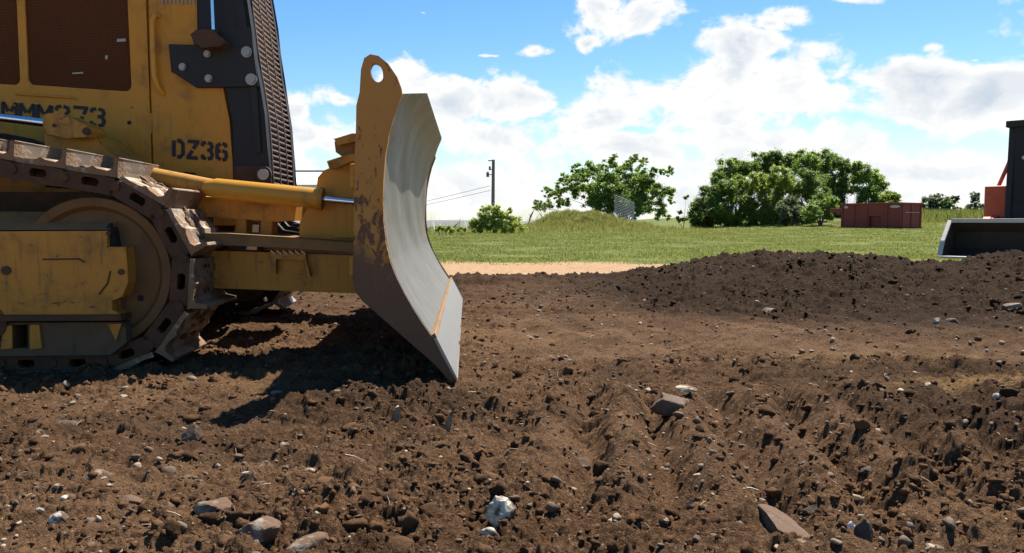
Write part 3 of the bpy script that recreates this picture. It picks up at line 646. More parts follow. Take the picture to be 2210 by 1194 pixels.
# --- rear of the blade: ribs, brackets ---
b = MB()
zc = .25; xb = lerp_prof(full, .5) - .04
xq = min(x for x, z in full) - .045
b.box((xq - .12, -1.75, .50), (xq, 1.75, .60)); b.box((xq - .12, -1.7, .92), (xq, 1.7, 1.04))
for y in (-1.45, -.75, 0, .75, 1.45): b.box((xq - .11, y - .02, .60), (xq, y + .02, .92))
b.build('blade_stiffener', m_yel, dz, bevel=.008)
PA = -.98
for sgn in (-1, 1):
    def sy(y): return y if sgn < 0 else -y
    def pr(b, pl, y0, y1):
        q = P2(pl, (y0)); ya, yb = (y0, y1) if sgn < 0 else (-y1, -y0); b.prism(q, ya, yb)
    # bracket tower behind the blade
    b = MB(); pr(b, [(690, 385), (702, 372), (716, 366), (711, 351), (758, 336), (800, 336), (800, 524), (650, 516), (652, 480), (668, 452), (684, 440)], -1.04, -.86); b.build('blade_bracket', m_yel, dz, bevel=.012)
    b = MB(); pr(b, [(711, 352), (757, 336), (790, 332), (790, 344), (760, 349), (716, 365)], -1.09, -.84); pr(b, [(722, 300), (760, 290), (790, 290), (790, 302), (762, 304), (728, 312)], -1.09, -.84); b.build('bracket_cap', m_yelw, dz, bevel=.006)
    b = MB(); pr(b, [(727, 310), (765, 303), (790, 303), (790, 334), (740, 334), (729, 326)], -1.03, -.90); b.build('hose_knuckle', m_tan, dz, bevel=.012)
    b = MB(); pr(b, [(720, 404), (765, 400), (765, 514), (716, 512)], -1.065, -1.042); b.build('access_plate', m_yel, dz, bevel=.004)
    # push arm
    b = MB(); pr(b, [(300, 545), (490, 543), (800, 552), (800, 636), (762, 632), (500, 622), (300, 615)], -1.15, -.93); arm = b.build('push_arm', m_yelw, dz, bevel=.015)
    b = MB(); pr(b, [(300, 503), (480, 504), (645, 514), (745, 522), (800, 524), (800, 544), (745, 541), (560, 533), (300, 522)], -1.22, -.88); b.build('flange', m_tan, arm, bevel=.006)
    b = MB(); pr(b, [(583, 542), (660, 545), (660, 560), (670, 596), (664, 598), (656, 562), (596, 560), (594, 592), (588, 590)], -1.19, -1.15)
    b.build('step_bracket', m_yelw, arm, bevel=.003)
    b = MB()
    for k in range(6):
        c = pt(590 + k * 13, 543, -1.20); c.y = sy(c.y); b.bar(c - Vector((.012, 0, -.006)), c + Vector((.012, 0, -.014)), .02, .006)
    b.build('tread_teeth', m_bolt, arm)
    # angle cylinder
    b = MB(); p0, p1 = pt(455, 406, -1.12), pt(690, 429, -1.12)
    for p in (p0, p1): p.y = sy(p.y)
    ax = (p1 - p0).normalized(); rr = .056
    b.tube([p0 - ax * .045, p0 - ax * .035, p0 - ax * .01, p0 + ax * .03, p1], [.012, .03, .043, rr, rr], 28); cyl = b.build('angle_cylinder', m_yelb, dz, smooth=40)
    b = MB(); b.tube([p1 - ax * .005, p1 + ax * .02], rr * 1.13, 28); b.build('gland', m_yelw, cyl, smooth=40, bevel=.003)
    b = MB(); b.tube([p1, p1 + ax * .30], .017, 18); b.build('rod', m_chrome, cyl, smooth=40)
    b = MB(); q0, q1 = pt(345, 385, -1.0), pt(470, 408, -1.0)
    for p in (q0, q1): p.y = sy(p.y)
    b.tube([q0 - (q1 - q0) * .6, q0, q1], [.056, .052, .050], 20); b.build('cylinder_mount', m_yelw, dz, smooth=40)
    # beam under the cylinder and posts
    b = MB(); pr(b, [(330, 398), (440, 424), (640, 444), (636, 476), (600, 478), (430, 466), (330, 455)], -.98, -.80); b.build('support_beam', m_yelw, dz, bevel=.01)
    b = MB(); pr(b, [(512, 470), (532, 472), (530, 508), (508, 506)], -.96, -.84); pr(b, [(566, 474), (588, 476), (584, 512), (562, 510)], -.96, -.84); b.build('support_post', m_yelw, dz, bevel=.005)
# cross member between the arms
b = MB(); x_, z_ = DL(560, 585, PA); b.box((x_ - .9, -.93, z_ - .08), (x_ - .7, .93, z_ + .08)); b.build('cross_member', m_yelw, dz, bevel=.01)
b = MB(); x_, z_ = DL(620, 492, -.3); b.box((x_ - .13, -.5, z_ - .05), (x_ + .16, .3, z_ + .03)); b.tube([(x_ - .1, -.55, z_ + .03), (x_ + .0, -.5, z_ + .06), (x_ + .16, -.45, z_ - .0)], .02, 8)
b.build('hydraulic_block', m_blk, dz, bevel=.01)
# --- hood ---
HY = -.36
zt = 2.45
sidepoly = P2([(-500, 500), (335, 480), (505, 470)], HY)
c1 = DL(212, 588, -1.40)
rb = DL(506, 390, HY); lb = DL(-500, 420, HY)
hood_r = P2([(505, 390), (500, 265), (488, 195), (430, 130), (428, 0)], HY)
x_end = DL(534, 0, HY)[0]
b = MB(); pl = [(lb[0], .95), (DL(340, 440, HY)[0], .93), (rb[0], rb[1])] + hood_r[1:] + [(hood_r[-1][0] - .02, zt), (lb[0], zt + .14)]
b.prism(pl, HY, -HY); hood = b.build('hood', m_yel, dz, bevel=.02)
# front door panel slightly proud, with gap
b = MB(); dpl = P2([(-60, -40), (313, -40), (331, 372), (-60, 345)], HY)
def rrect_px(x0, y0, x1, y1, r, sk=.07, x_ref=None, lean=.03, n=5):
    out = []
    for (cx, cy, a0) in ((x1 - r, y0 + r, -90), (x1 - r, y1 - r, 0), (x0 + r, y1 - r, 90), (x0 + r, y0 + r, 180)):
        for k in range(n):
            a = R(a0 + 90 * k / (n - 1)); x = cx + r * math.cos(a); y = cy + r * math.sin(a); out.append((x + lean * (y - y0), y + sk * (x - x0)))
    return out
w1 = rrect_px(51, -140, 273, 184, 14, lean=.045); w2 = rrect_px(-190, -150, 34, 170, 14, lean=.045)
b.prism(P2([(-420, -170), (311, -170), (318, 0), (331, 372), (-420, 320)], HY), HY - .022, HY - .002, [P2(w1, HY), P2(w2, HY)])
door = b.build('side_door', m_yel, dz, bevel=.006)
b = MB(); b.prism(P2(rrect_px(47, -144, 278, 188, 14, lean=.045), HY), HY - .008, HY - .0025); b.build('mesh_screen', m_mesh, door)
b = MB(); b.prism(P2(rrect_px(-194, -154, 38, 174, 14, lean=.045), HY), HY - .008, HY - .0025); b.build('mesh_screen', m_mesh, door)
for (x, y, w, h) in ((262, 87, 18, 6), (230, 124, 5, 8), (168, 158, 22, 3)):
    b = MB(); q = pt(x, y, HY - .010); b.obox(q, Vector((w / F * 5.2, 0, .004 * (1 if w < 25 else 5))), (0, .003, 0), (0, 0, h / F * 5.2)); b.build('torn_sticker', m_bolt, door)
# front panel
b = MB(); b.prism(P2([(322, -170), (429, -170), (428, 0), (430, 95), (484, 192), (498, 262), (505, 388), (336, 374), (326, 130)], HY), HY - .020, HY - .002); fp = b.build('front_panel', m_yel, dz, bevel=.006)
# handles
b = MB(); b.tube([pt(342, 34, HY - .02), pt(333, 33, HY - .055), pt(328, 45, HY - .06), pt(330, 110, HY - .06), pt(333, 165, HY - .06), pt(340, 188, HY - .055), pt(352, 204, HY - .02)], .0165, 14); b.build('grab_handle', m_yelb, fp, smooth=50)
b = MB(); b.tube([pt(34, 203, HY - .022), pt(38, 203, HY - .03), pt(160, 211, HY - .03), pt(165, 214, HY - .022)], .008, 10); b.build('latch_bar', m_yel, door, smooth=50)
b = MB(); disc(b, 279, 265, HY - .022, .012, .004); b.build('latch_hole', m_hole, door)
b = MB(); b.prism(P2([(326, 246), (331, 246), (331, 289), (327, 289)], HY), HY - .027, HY - .020); b.build('hinge', m_yelw, fp, bevel=.002)
b = MB(); b.prism(P2([(400, 371), (424, 374), (421, 379), (398, 376)], HY - .02), HY - .03, HY - .0205); b.build('drain_slot', m_hole, fp)
# worn decal outline on the front panel
m_scuff = painted('faded_decal', (.40, .17, .05), wear=.3, dirt=.3)
for (x0, y0, x1, y1, w) in ((374, 207, 418, 208, 3), (376, 262, 380, 250, 3), (374, 210, 384, 220, 4), (440, 212, 452, 226, 3), (452, 226, 436, 252, 2.4), (452, 240, 478, 262, 2.2), (460, 212, 476, 230, 2.4), (476, 230, 470, 250, 2.2), (424, 246, 444, 250, 2.2)):
    b = MB(); b.bar(pt(x0, y0, HY - .021), pt(x1, y1, HY - .021), .0016, w / F * 5.2 * .7); b.build('decal_scrap', m_scuff, fp)
for (x, y) in ((318, 10), (322, 110), (327, 210), (331, 330), (40, 228), (292, 232)):
    b = MB(); disc(b, x - 8, y, HY - .022, .0075, .004, 6); b.build('bolt', m_yelw, door)
for (x, y) in ((352, 356), (425, 366), (490, 372), (340, 230)):
    b = MB(); disc(b, x, y, HY - .020, .0075, .004, 6); b.build('bolt', m_yelw, fp)
b = MB(); b.tube([pt(600, 468, -.78), pt(622, 492, -.80), pt(655, 498, -.86), pt(690, 470, -.90), pt(712, 430, -.88)], .014, 10); b.build('hydraulic_hose', m_blk, dz, smooth=60)
b = MB(); b.tube([pt(590, 476, -.70), pt(612, 500, -.74), pt(650, 506, -.80), pt(700, 480, -.86)], .012, 10); b.build('hydraulic_hose', m_blk, dz, smooth=60)
# --- stencil letters ---
GL = {'M': [[(.0, 0), (.0, 1)], [(.02, 1), (.42, .45)], [(.58, .45), (.98, 1)], [(1, 1), (1, 0)]],
 'D': [[(.06, 0), (.06, 1)], [(.36, 1), (.66, 1), (.95, .8), (.95, .2), (.66, 0), (.36, 0)]],
 'Z': [[(0, 1), (1, 1), (.55, .55)], [(.47, .45), (0, 0), (1, 0)]],
 '3': [[(.02, .76), (.1, .95), (.4, 1)], [(.56, 1), (.9, .93), (.97, .75), (.85, .56), (.5, .53)], [(.85, .48), (1, .28), (.88, .05), (.56, 0)], [(.4, 0), (.1, .05), (0, .25)]],
 '6': [[(.97, .78), (.85, .96), (.58, 1)], [(.42, 1), (.1, .85), (.03, .5), (.08, .15), (.42, 0)], [(.1, .48), (.42, .58)], [(.58, .58), (.92, .48), (.98, .25), (.85, .04), (.58, 0)]],
 '2': [[(.02, .74), (.12, .94), (.42, 1)], [(.58, 1), (.9, .92), (.97, .72), (.55, .36)], [(.45, .28), (.03, .02), (.03, 0), (1, 0)]],
 '7': [[(0, 1), (1, 1), (.78, .6)], [(.7, .48), (.42, 0)]]}
def stencil(txt, x, y, w, h, gap, sk, name, parent, ly, th):
    b = MB(); T = th
    for c in txt:
        for st in GL[c]:
            for (p, q) in zip(st[:-1], st[1:]):
                a = (x + p[0] * w, y - p[1] * h + sk * p[0] * w); d = (x + q[0] * w, y - q[1] * h + sk * q[0] * w)
                A, B_ = pt(*a, ly), pt(*d, ly); e = (B_ - A).normalized() * T * .25; b.bar(A - e, B_ + e, .0012, T, up=(0, 0, 1) if abs((B_ - A).normalized().z) < .99 else (1, 0, 0))
        x += w + gap; y += sk * (w + gap)
    return b
def stencil2(txt, x, y, w, h, gap, sk, name, parent, ly, th, lean=0):
    b = MB()
    for c in txt:
        for st in GL[c]:
            Q = [DL(x + p[0] * w - lean * p[1] * h, y - p[1] * h + sk * p[0] * w, ly) for p in st]
            for k, (A, B_) in enumerate(zip(Q[:-1], Q[1:])):
                dx, dz_ = B_[0] - A[0], B_[1] - A[1]; l = math.hypot(dx, dz_) or 1; dx /= l; dz_ /= l; nx, nz_ = -dz_ * th / 2, dx * th / 2
                e0 = th * .3 if k else 0; e1_ = th * .3 if k < len(Q) - 2 else 0
                A2 = (A[0] - dx * e0, A[1] - dz_ * e0); B2 = (B_[0] + dx * e1_, B_[1] + dz_ * e1_)
                yy = ly - .0007 * (k % 2)
                b.add([(A2[0] + nx, yy, A2[1] + nz_), (A2[0] - nx, yy, A2[1] - nz_), (B2[0] - nx, yy, B2[1] - nz_), (B2[0] + nx, yy, B2[1] + nz_)], [(0, 1, 2, 3)])
        x += w + gap; y += sk * (w + gap)
    return b.build(name, m_ink, parent)
stencil2('DZ36', 374, 338, 22, 35, 9, .07, 'stencil_number', fp, HY - .0235, .0235)
stencil2('MMM273', 6, 256, 29, 36, 9, .075, 'stencil_number', door, HY - .0255, .022)
# --- black radiator guard, side frame ---
GW = .34
near_e = [(534, 0), (543, 60), (551, 127), (563, 190), (572, 246), (578, 320), (582, 398)]
ne = P2(near_e, HY - .03); tz = 2.42
dx = (ne[0][0] - ne[1][0]) / (ne[0][1] - ne[1][1]); top_pt = (ne[0][0] + dx * (tz - ne[0][1]) * 1.2, tz)
inner = P2([(507, 398), (500, 262), (486, 192), (428, 130), (426, 0)], HY - .03)
for s in (-1, 1):
    b = MB(); y0, y1 = (HY - .03, HY + .05) if s < 0 else (-HY - .05, -HY + .03)
    b.prism([top_pt] + ne + inner + [(inner[-1][0] - .02, tz)], y0, y1); gf = b.build('radiator_guard', m_blk, dz, bevel=.01)
    if s < 0:
        guard = gf
b = MB(); b.prism(P2([(366, 97), (420, 98), (432, 66), (540, 60), (548, 110), (558, 187), (424, 188), (371, 155)], HY - .05), HY - .055, HY - .032); bp = b.build('mounting_plate', m_blk, dz, bevel=.006)
for (x, y, r) in ((395, 145, .023), (448, 117, .022), (451, 170, .024), (533, 113, .034), (543, 172, .036)):
    b = MB(); disc(b, x, y, HY - .055, r, .012); c = pt(x, y, HY - .067); b.tube([c, c + Vector((0, -.012, 0))], r * .62, 6 if r < .03 else 20); b.build('bolt', m_bolt, bp, smooth=30)
b = MB(); c = pt(569, 377, HY - .03); b.tube([c, c + Vector((0, -.03, 0))], .055, 24); gb = b.build('pivot_boss', m_iron, guard, smooth=30, bevel=.004)
b = MB(); b.prism(P2([(508, 360), (556, 360), (580, 374), (584, 398), (508, 397)], HY - .03), HY - .045, HY - .0305); b.build('boss_plate', m_iron, guard, bevel=.004)
b = MB(); c = pt(569, 377, HY - .06); b.tube([c, c + Vector((0, -.015, 0))], .035, 20); b.build('pin', m_bolt, gb, smooth=30)
# inner vertical rib on the guard
b = MB(); b.prism(P2([(508, 0), (526, 0), (545, 125), (556, 190), (565, 330), (552, 330), (540, 190), (528, 120)], HY - .03), HY - .048, HY - .0305); b.build('rib', m_blk, guard, bevel=.004)
# grille: horizontal slats + vertical bars, between the side frames
zs = [z for _, z in ne]; xs = [x for x, _ in ne]
def fx(z):
    P = list(reversed(ne)) + [top_pt]
    for i in range(len(P) - 1):
        if P[i][1] <= z <= P[i + 1][1]:
            t = (z - P[i][1]) / (P[i + 1][1] - P[i][1]); return P[i][0] + t * (P[i + 1][0] - P[i][0])
    return P[-1][0] if z > P[-1][1] else P[0][0]
zb = ne[-1][1] + .01; gy0, gy1 = HY + .052, -HY - .052
m_slat = painted('grille_slats', (.20, .155, .13), mud=(.30, .22, .17), wear=.2, dirt=.5, rough=.6)
b = MB(); z = zb
while z < tz - .01:
    x = fx(z)
    b.add([(x - .020, gy0, z - .005), (x + .002, gy0, z - .001), (x + .002, gy1, z - .001), (x - .020, gy1, z - .005), (x - .020, gy0, z + .003), (x + .002, gy0, z + .008), (x + .002, gy1, z + .008), (x - .020, gy1, z + .003)],
          [(0, 3, 2, 1), (4, 5, 6, 7), (0, 1, 5, 4), (1, 2, 6, 5), (2, 3, 7, 6), (3, 0, 4, 7)]); z += .036
grille = b.build('grille', m_slat, dz)
for y in (gy0 + .004, gy0 + .21, gy0 + .42, gy1 - .004):
    b = MB(); b.tube([(fx(zb + (tz - zb) * k / 14) + .0035, y, zb + (tz - zb) * k / 14) for k in range(15)], .0055, 6)
    b.build('grille_bar', m_slat, grille, smooth=50)
b = MB(); b.prism([(fx(z) - .045, z) for z in np.linspace(zb, tz, 12)] + [(fx(tz) - .3, tz), (fx(zb) - .3, zb)], HY + .055, -HY - .055); b.build('radiator_core', m_hole, dz)
b = MB(); b.box((top_pt[0] - .45, HY - .02, tz - .02), (top_pt[0] + .0, -HY + .02, tz + .02)); b.build('guard_top', m_blk, dz, bevel=.01)
# lift rod with muddy cap
b = MB(); b.prism(P2([(417, 78), (428, 69), (450, 68), (468, 70), (474, 80), (487, 86), (490, 96), (478, 104), (440, 105), (423, 96)], HY - .12), HY - .16, HY - .04); lc = b.build('lift_cylinder', m_iron, dz, bevel=.014)
b = MB(); b.tube([pt(461, 74, HY - .10), pt(455, -60, HY - .10)], .011, 14); b.build('rod', m_chrome, lc, smooth=40)
b = MB(); b.tube([pt(461, 74, HY - .10), pt(460, 66, HY - .10)], .028, 16); b.build('gland', m_iron, lc, smooth=40)
# vent louvres at top of the front panel
b = MB()
for k in range(9): b.bar(pt(348 + k * 8.5, -14, HY - .024), pt(352 + k * 8.5, 9, HY - .024), .006, .007, up=(1, 0, 0))
b.build('vent_slats', m_bolt, fp)
# --- brace rod + casting by the fender ---
b = MB(); b.tube([pt(-260, 222, -.80), pt(112, 267, -.80)], .024, 24); rodp = b.build('brace_rod', m_chrome, dz, smooth=40)
b = MB(); b.prism(P2([(104, 262), (112, 250), (140, 248), (196, 272), (203, 284), (196, 299), (150, 298), (112, 292), (104, 280)], -.85), -.90, -.70); ca = b.build('rod_casting', m_yelw, dz, bevel=.016)
b = MB(); disc(b, 188, 284, -.90, .022, .012); b.build('pin', m_iron, ca, smooth=30)
b = MB(); disc(b, 118, 271, -.90, .010, .01); b.build('pin', m_iron, ca, smooth=30)
b = MB(); b.prism(P2([(100, 293), (205, 292), (222, 312), (262, 342), (300, 372), (345, 378), (345, 420), (100, 400)], -.80), -.80, -.42); b.build('fender_bracket', m_yelw, dz, bevel=.012)
b = MB(); b.box((DL(-500, 300, -.6)[0], -.84, .32), (c1[0] + .28, .84, .93)); b.build('belly_light_block', m_iron, dz, bevel=.01)  # dark box added to block light and deepen the shade behind the tracks
b = MB(); b.prism([(DL(-500, 300, -.6)[0], .75), (DL(520, 380, -.36)[0], .75), (DL(520, 380, -.36)[0], DL(520, 392, -.36)[1]), (DL(335, 345, -.36)[0], DL(335, 372, -.36)[1]), (DL(-500, 300, -.36)[0], 1.05)], HY - .06, -HY + .06); b.build('main_frame', m_yelw, dz, bevel=.015)
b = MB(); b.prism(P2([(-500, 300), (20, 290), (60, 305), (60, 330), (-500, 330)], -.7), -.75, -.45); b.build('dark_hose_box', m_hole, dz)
# --- tracks ---
TYc = -1.36; c1 = DL(212, 588, -1.40); r1 = .455
circ = [(c1[0], c1[1], r1), (c1[0] - 2.55, c1[1] + .44, .42), (c1[0] - 3.3, c1[1], r1)]
P = [(x + r * math.cos(a), z + r * math.sin(a)) for x, z, r in circ for a in np.linspace(0, 2 * math.pi, 240, endpoint=False)]
P = sorted(set((round(a, 5), round(c, 5)) for a, c in P))
def half(pp):
    h = []
    for p in pp:
        while len(h) > 1 and (h[-1][0] - h[-2][0]) * (p[1] - h[-2][1]) - (h[-1][1] - h[-2][1]) * (p[0] - h[-2][0]) <= 0: h.pop()
        h.append(p)
    return h
hull = half(P)[:-1] + half(P[::-1])[:-1]
hull = hull[::-1]        # clockwise seen from the camera side (top run moves forward)
seg = [math.dist(hull[i], hull[(i + 1) % len(hull)]) for i in range(len(hull))]; Lt = sum(seg); NS = round(Lt / .255); pitch = Lt / NS
def along(s):
    s %= Lt
    for i, l in enumerate(seg):
        if s <= l: a, c = hull[i], hull[(i + 1) % len(hull)]; t = s / l; return (a[0] + (c[0] - a[0]) * t, a[1] + (c[1] - a[1]) * t)
        s -= l
    return hull[0]
# phase so that a joint sits where the photograph shows one
best = min(range(200), key=lambda k: min(math.dist(along(k * pitch / 200 + j * pitch), (c1[0] + r1 * math.cos(R(42)), c1[1] + r1 * math.sin(R(42)))) for j in range(NS)))
J = [along(best * pitch / 200 + j * pitch) for j in range(NS)]
def shoe_bm(ya, yb):
    b = MB(); p = pitch; t = .016
    prof_s = [(-p * .5 + .008, 0), (-p * .5 + .008, .020), (-p * .5 + .05, .020), (-.012, .026), (.006, .036), (.03, .030), (p * .5 - .045, .026), (p * .5 - .024, .040), (p * .5 - .016, .098), (p * .5 + .002, .098), (p * .5 + .006, .03), (p * .5 + .012, 0)]
    b.prism(prof_s, ya, yb)
    b.mi = 1
    for y in ((.06, .11, .22, .27) if yb > .2 else (-.06, -.11, -.22, -.27)):
        for x in (-.075, .052):
            z = .0225 if x < 0 else .030
            b.tube([(x, y, z - .004), (x, y, z + .0035)], .0125, 10)
    return b
def link_bm():
    b = MB(); p = pitch
    for y in (-.085, .085):
        o_ = [(-p * .52, -.045), (-p * .44, -.062), (p * .40, -.062), (p * .5, -.03), (p * .5, .03), (p * .42, .0), (p * .3, .0), (-p * .3, 0), (-p * .42, .0), (-p * .52, .0)]
        o_ = [(-p * .52, -.050), (p * .48, -.050), (p * .48, .036), (p * .2, .040), (-p * .25, .040), (-p * .52, .030)]
        hole = [(-.035, -.018), (.038, -.018), (.045, .006), (.03, .022), (-.03, .022), (-.042, .006)]
        b.prism(o_, y - .022, y + .022, [hole])
        b.tube([(p * .5, y - .03, -.002), (p * .5, y + .03, -.002)], .026, 14)
    b.tube([(p * .5, -.1, -.002), (p * .5, .1, -.002)], .028, 12)
    return b
lb_ = link_bm(); mudl = lumpy(V2, 16, .35, 77); m_clod2 = painted('dried_mud', (.12, .068, .036), mud=(.2, .12, .07), dirt=.6, rough=.95)
for sgn in (-1, 1):
    yc = TYc * (1 if sgn < 0 else -1)
    ch = MB(); frames = []
    for j in range(NS):
        a, c = Vector((J[j][0], 0, J[j][1])), Vector((J[(j + 1) % NS][0], 0, J[(j + 1) % NS][1])); d = (c - a).normalized(); nrm = Vector((-d.z, 0, d.x)); m_ = (a + c) / 2
        frames.append((m_, d, nrm))
        ch.add([(m_ + d * v[0] + nrm * v[2] + Vector((0, yc + v[1], 0))) for v in lb_.v], lb_.f)
    sb = shoe_bm(-.11, .41) if sgn < 0 else shoe_bm(-.41, .11); shoe_me = None
    chain = ch.build('track_chain', m_iron, dz, smooth=35)
    for j, (m_, d, nrm) in enumerate(frames):
        if shoe_me is None:
            so1 = sb.build('track_shoe', [m_shoe, m_hole], chain, bevel=0); shoe_me = so1.data; so1.modifiers.clear(); bv = so1.modifiers.new('bevel', 'BEVEL'); bv.width = .004; bv.segments = 2; bv.limit_method = 'ANGLE'; bv.angle_limit = R(50)
            proto_shoe = so1; s1 = so1
        else:
            s1 = proto_shoe.copy(); col.objects.link(s1); s1.parent = chain
        q = m_ + nrm * .042 + Vector((0, yc, 0))
        if sgn < 0 and m_.x > c1[0] - .15 and m_.z > .2:
            rr0 = np.random.default_rng(100 + j); nm = 26; b = MB()
            for q_ in range(nm):
                u_, w_ = rr0.uniform(-.4, .30), rr0.uniform(.03, .38); sz_ = rr0.uniform(.006, .022); k_ = rr0.integers(0, 16)
                Pm = mudl[k_] * np.array([sz_ * 1.5, sz_ * 1.4, sz_ * .55]); cc = m_ + d * (u_ * pitch) + nrm * .068 + Vector((0, yc + w_, 0))
                b.add([cc + d * float(v_[0]) + Vector((0, float(v_[1]), 0)) + nrm * float(v_[2]) for v_ in Pm], [tuple(int(z_) for z_ in f_) for f_ in F2])
            tag(b.build('caked_mud', m_clod2, chain), kind='stuff')
        s1.matrix_local = Matrix(((d.x, 0, nrm.x, q.x), (d.y, 1, nrm.y, q.y), (d.z, 0, nrm.z, q.z), (0, 0, 0, 1)))
    # idler wheel
    def ring(b, cx, cz, prof_r, y0, n=48):
        vs = []; fs = []; k = len(prof_r)
        for i in range(n):
            a = 2 * math.pi * i / n
            for (r, yo) in prof_r: vs.append((cx + r * math.cos(a), y0 + yo, cz + r * math.sin(a)))
        for i in range(n):
            for q in range(k - 1):
                a = i * k + q; c = ((i + 1) % n) * k + q; fs.append((a, c, c + 1, a + 1) )
        b.add(vs, fs)
    S = -1 if sgn < 0 else 1
    for (cx, cz, rr_) in circ:
        b = MB(); R_ = rr_ - .068
        ring(b, cx, cz, [(0.001, S * .115), (.10, S * .115), (.11, S * .075), (R_ - .07, S * .055), (R_ - .05, S * .080), (R_ - .008, S * .085), (R_, S * .07), (R_, -S * .07), (R_ - .05, -S * .085), (R_ - .07, -S * .055), (.001, -S * .06)], yc)
        b.mi = 1
        if cx == c1[0]:
            h = DL(311, 642, -1.38); b.tube([(h[0], yc + S * .0635, h[1]), (h[0], yc + S * .068, h[1])], .016, 14)
        b.build('idler_wheel', [m_idl, m_hole], dz, smooth=35)
    def pr2(b, pl, y0, y1, hl=()):
        q = P2(pl, y0); hq = [P2(h, y0) for h in hl]; ya, yb = (y0, y1) if sgn < 0 else (-y1, -y0); b.prism(q, ya, yb, hq)
    b = MB(); pr2(b, [(-600, 505), (230, 501), (232, 533), (272, 533), (276, 575), (277, 610), (265, 640), (243, 650), (244, 668), (262, 682), (-600, 690)], -1.52, -1.20); tf = b.build('track_frame', m_yelw, dz, bevel=.012)
    b = MB()   # bevelled top cover
    q = P2([(-600, 500), (233, 496), (238, 458), (-600, 452)], -1.52)
    ys = (-1.50, -1.50, -1.34, -1.34); sg = 1 if sgn < 0 else -1
    v = [(q[i][0], ys[i] * sg, q[i][1]) for i in range(4)] + [(q[i][0], -1.15 * sg, q[i][1] - (.0 if i > 1 else 0)) for i in range(4)]
    b.add(v, [(0, 1, 2, 3), (4, 7, 6, 5), (0, 4, 5, 1), (1, 5, 6, 2), (2, 6, 7, 3), (3, 7, 4, 0)]); b.build('top_cover', m_tan, tf, bevel=.006)
    b = MB(); pr2(b, [(-600, 683), (260, 680), (262, 692), (-600, 697)], -1.545, -1.2); b.build('rock_rail', m_iron, tf, bevel=.004)
    b = MB(); pr2(b, [(-600, 699), (262, 695), (272, 708), (275, 738), (240, 766), (-600, 776)], -1.50, -1.2, [[(29, 702), (60, 701), (61, 750), (30, 751)]]); b.build('roller_guard', m_grd, tf, bevel=.006)
    for pp_ in ([(64, 702), (84, 701), (90, 752), (64, 754)], [(6, 704), (26, 703), (26, 752), (2, 754)], [(232, 700), (262, 699), (250, 735)]):
        b = MB(); pr2(b, pp_, -1.512, -1.501); b.build('guard_rib', m_yelw, tf)
    if sgn < 0:
        for (x, y, r) in ((14, 584, .022), (262, 587, .015), (235, 504, .012)):
            b = MB(); disc(b, x, y, -1.52, r, .008); b.build('bolt', m_iron, tf, smooth=30)
        b = MB(); b.tube([pt(92, 560, -1.523), pt(170, 559, -1.523), pt(182, 566, -1.523)], .004, 6); b.tube([pt(214, 635, -1.523), pt(232, 612, -1.523), pt(238, 585, -1.523)], .004, 6); b.build('weld_seam', m_iron, tf)
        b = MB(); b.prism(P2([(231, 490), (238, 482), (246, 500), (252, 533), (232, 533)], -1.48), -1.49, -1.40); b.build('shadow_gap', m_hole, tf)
    for k in range(7):
        x = c1[0] - .5 - k * .38; b = MB(); b.tube([(x, yc - .16, .155 + .11), (x, yc + .16, .155 + .11)], .10, 20); b.build('track_roller', m_iron, dz, smooth=30)

# ------------------------------------------------------------------ background: trees
def leaf_cloud(C, Rr, n, size, seed, up=.4, squash=1.):
    r = np.random.default_rng(seed); C = np.array(C, float); Rr = np.array(Rr, float)
    w = Rr ** 2; idx = r.choice(len(C), n, p=w / w.sum())
    d = r.normal(size=(n, 3)); d /= np.linalg.norm(d, axis=1)[:, None]; rad = np.abs(r.normal(0, .62, n)) + .12
    Pp = C[idx] + d * (Rr[idx] * rad * (1 + .5 * r.random(n) ** 4))[:, None] * np.array([1, 1, squash])
    nr = d + np.array([0, 0, up]) + r.normal(0, .55, (n, 3)); nr /= np.linalg.norm(nr, axis=1)[:, None]
    a = np.cross(nr, r.normal(size=(n, 3))); a /= np.linalg.norm(a, axis=1)[:, None]; c = np.cross(nr, a)
    s = (size * r.uniform(.6, 1.4, n))[:, None]
    V = np.stack([Pp - a * s, Pp + c * s * .45, Pp + a * s, Pp - c * s * .45], 1).reshape(-1, 3)
    return V, np.arange(n * 4).reshape(-1, 4)
def tree(name, label, cat, clumps, m, n, size, seed, base, trunk_r=.12, sub=7, group=None, spread=.75, subr=.42, squash=.8, depth=1.0):
    """clumps: (px,py,rpx,Y) crown masses in the photograph, each broken into smaller sprays"""
    r = random.Random(seed); root = empty(name, base); bx, by, bz = base; C = []; Rr = []; cen = []
    for (px, py, rp, Yd) in clumps:
        p = at(px, py, Yd); q = rp * Yd / F; cen.append(p)
        for k in range(sub):
            d = Vector((r.gauss(0, 1), r.gauss(0, 1) * depth, r.gauss(0, 1))).normalized() * q * spread * r.uniform(.5, 1.05) if sub > 1 else Vector((0, 0, 0))
            C.append((p.x + d.x - bx, p.y + d.y - by, p.z + d.z - bz)); Rr.append(q * subr * r.uniform(.7, 1.25))
    V, Fc = leaf_cloud(C, Rr, n, size, seed, squash=squash)
    cr = np_mesh('crown', V, Fc, m, smooth=False); cr.parent = root
    b = MB()
    for p in (cen if len(cen) < 12 else cen[::3]):
        q = Vector((p.x - bx, p.y - by, p.z - bz)); md = Vector((q.x * .35, q.y * .35, q.z * .55)) + Vector((r.uniform(-.2, .2), r.uniform(-.2, .2), 0))
        b.tube([(r.uniform(-.05, .05), r.uniform(-.05, .05), -.2), tuple(md * .5 + Vector((0, 0, .1))), tuple(md), tuple(q)], [trunk_r, trunk_r * .7, trunk_r * .45, trunk_r * .12], 7)
    b.build('trunk', m_bark, root, smooth=60)
    tag(root, label, cat, group); return root
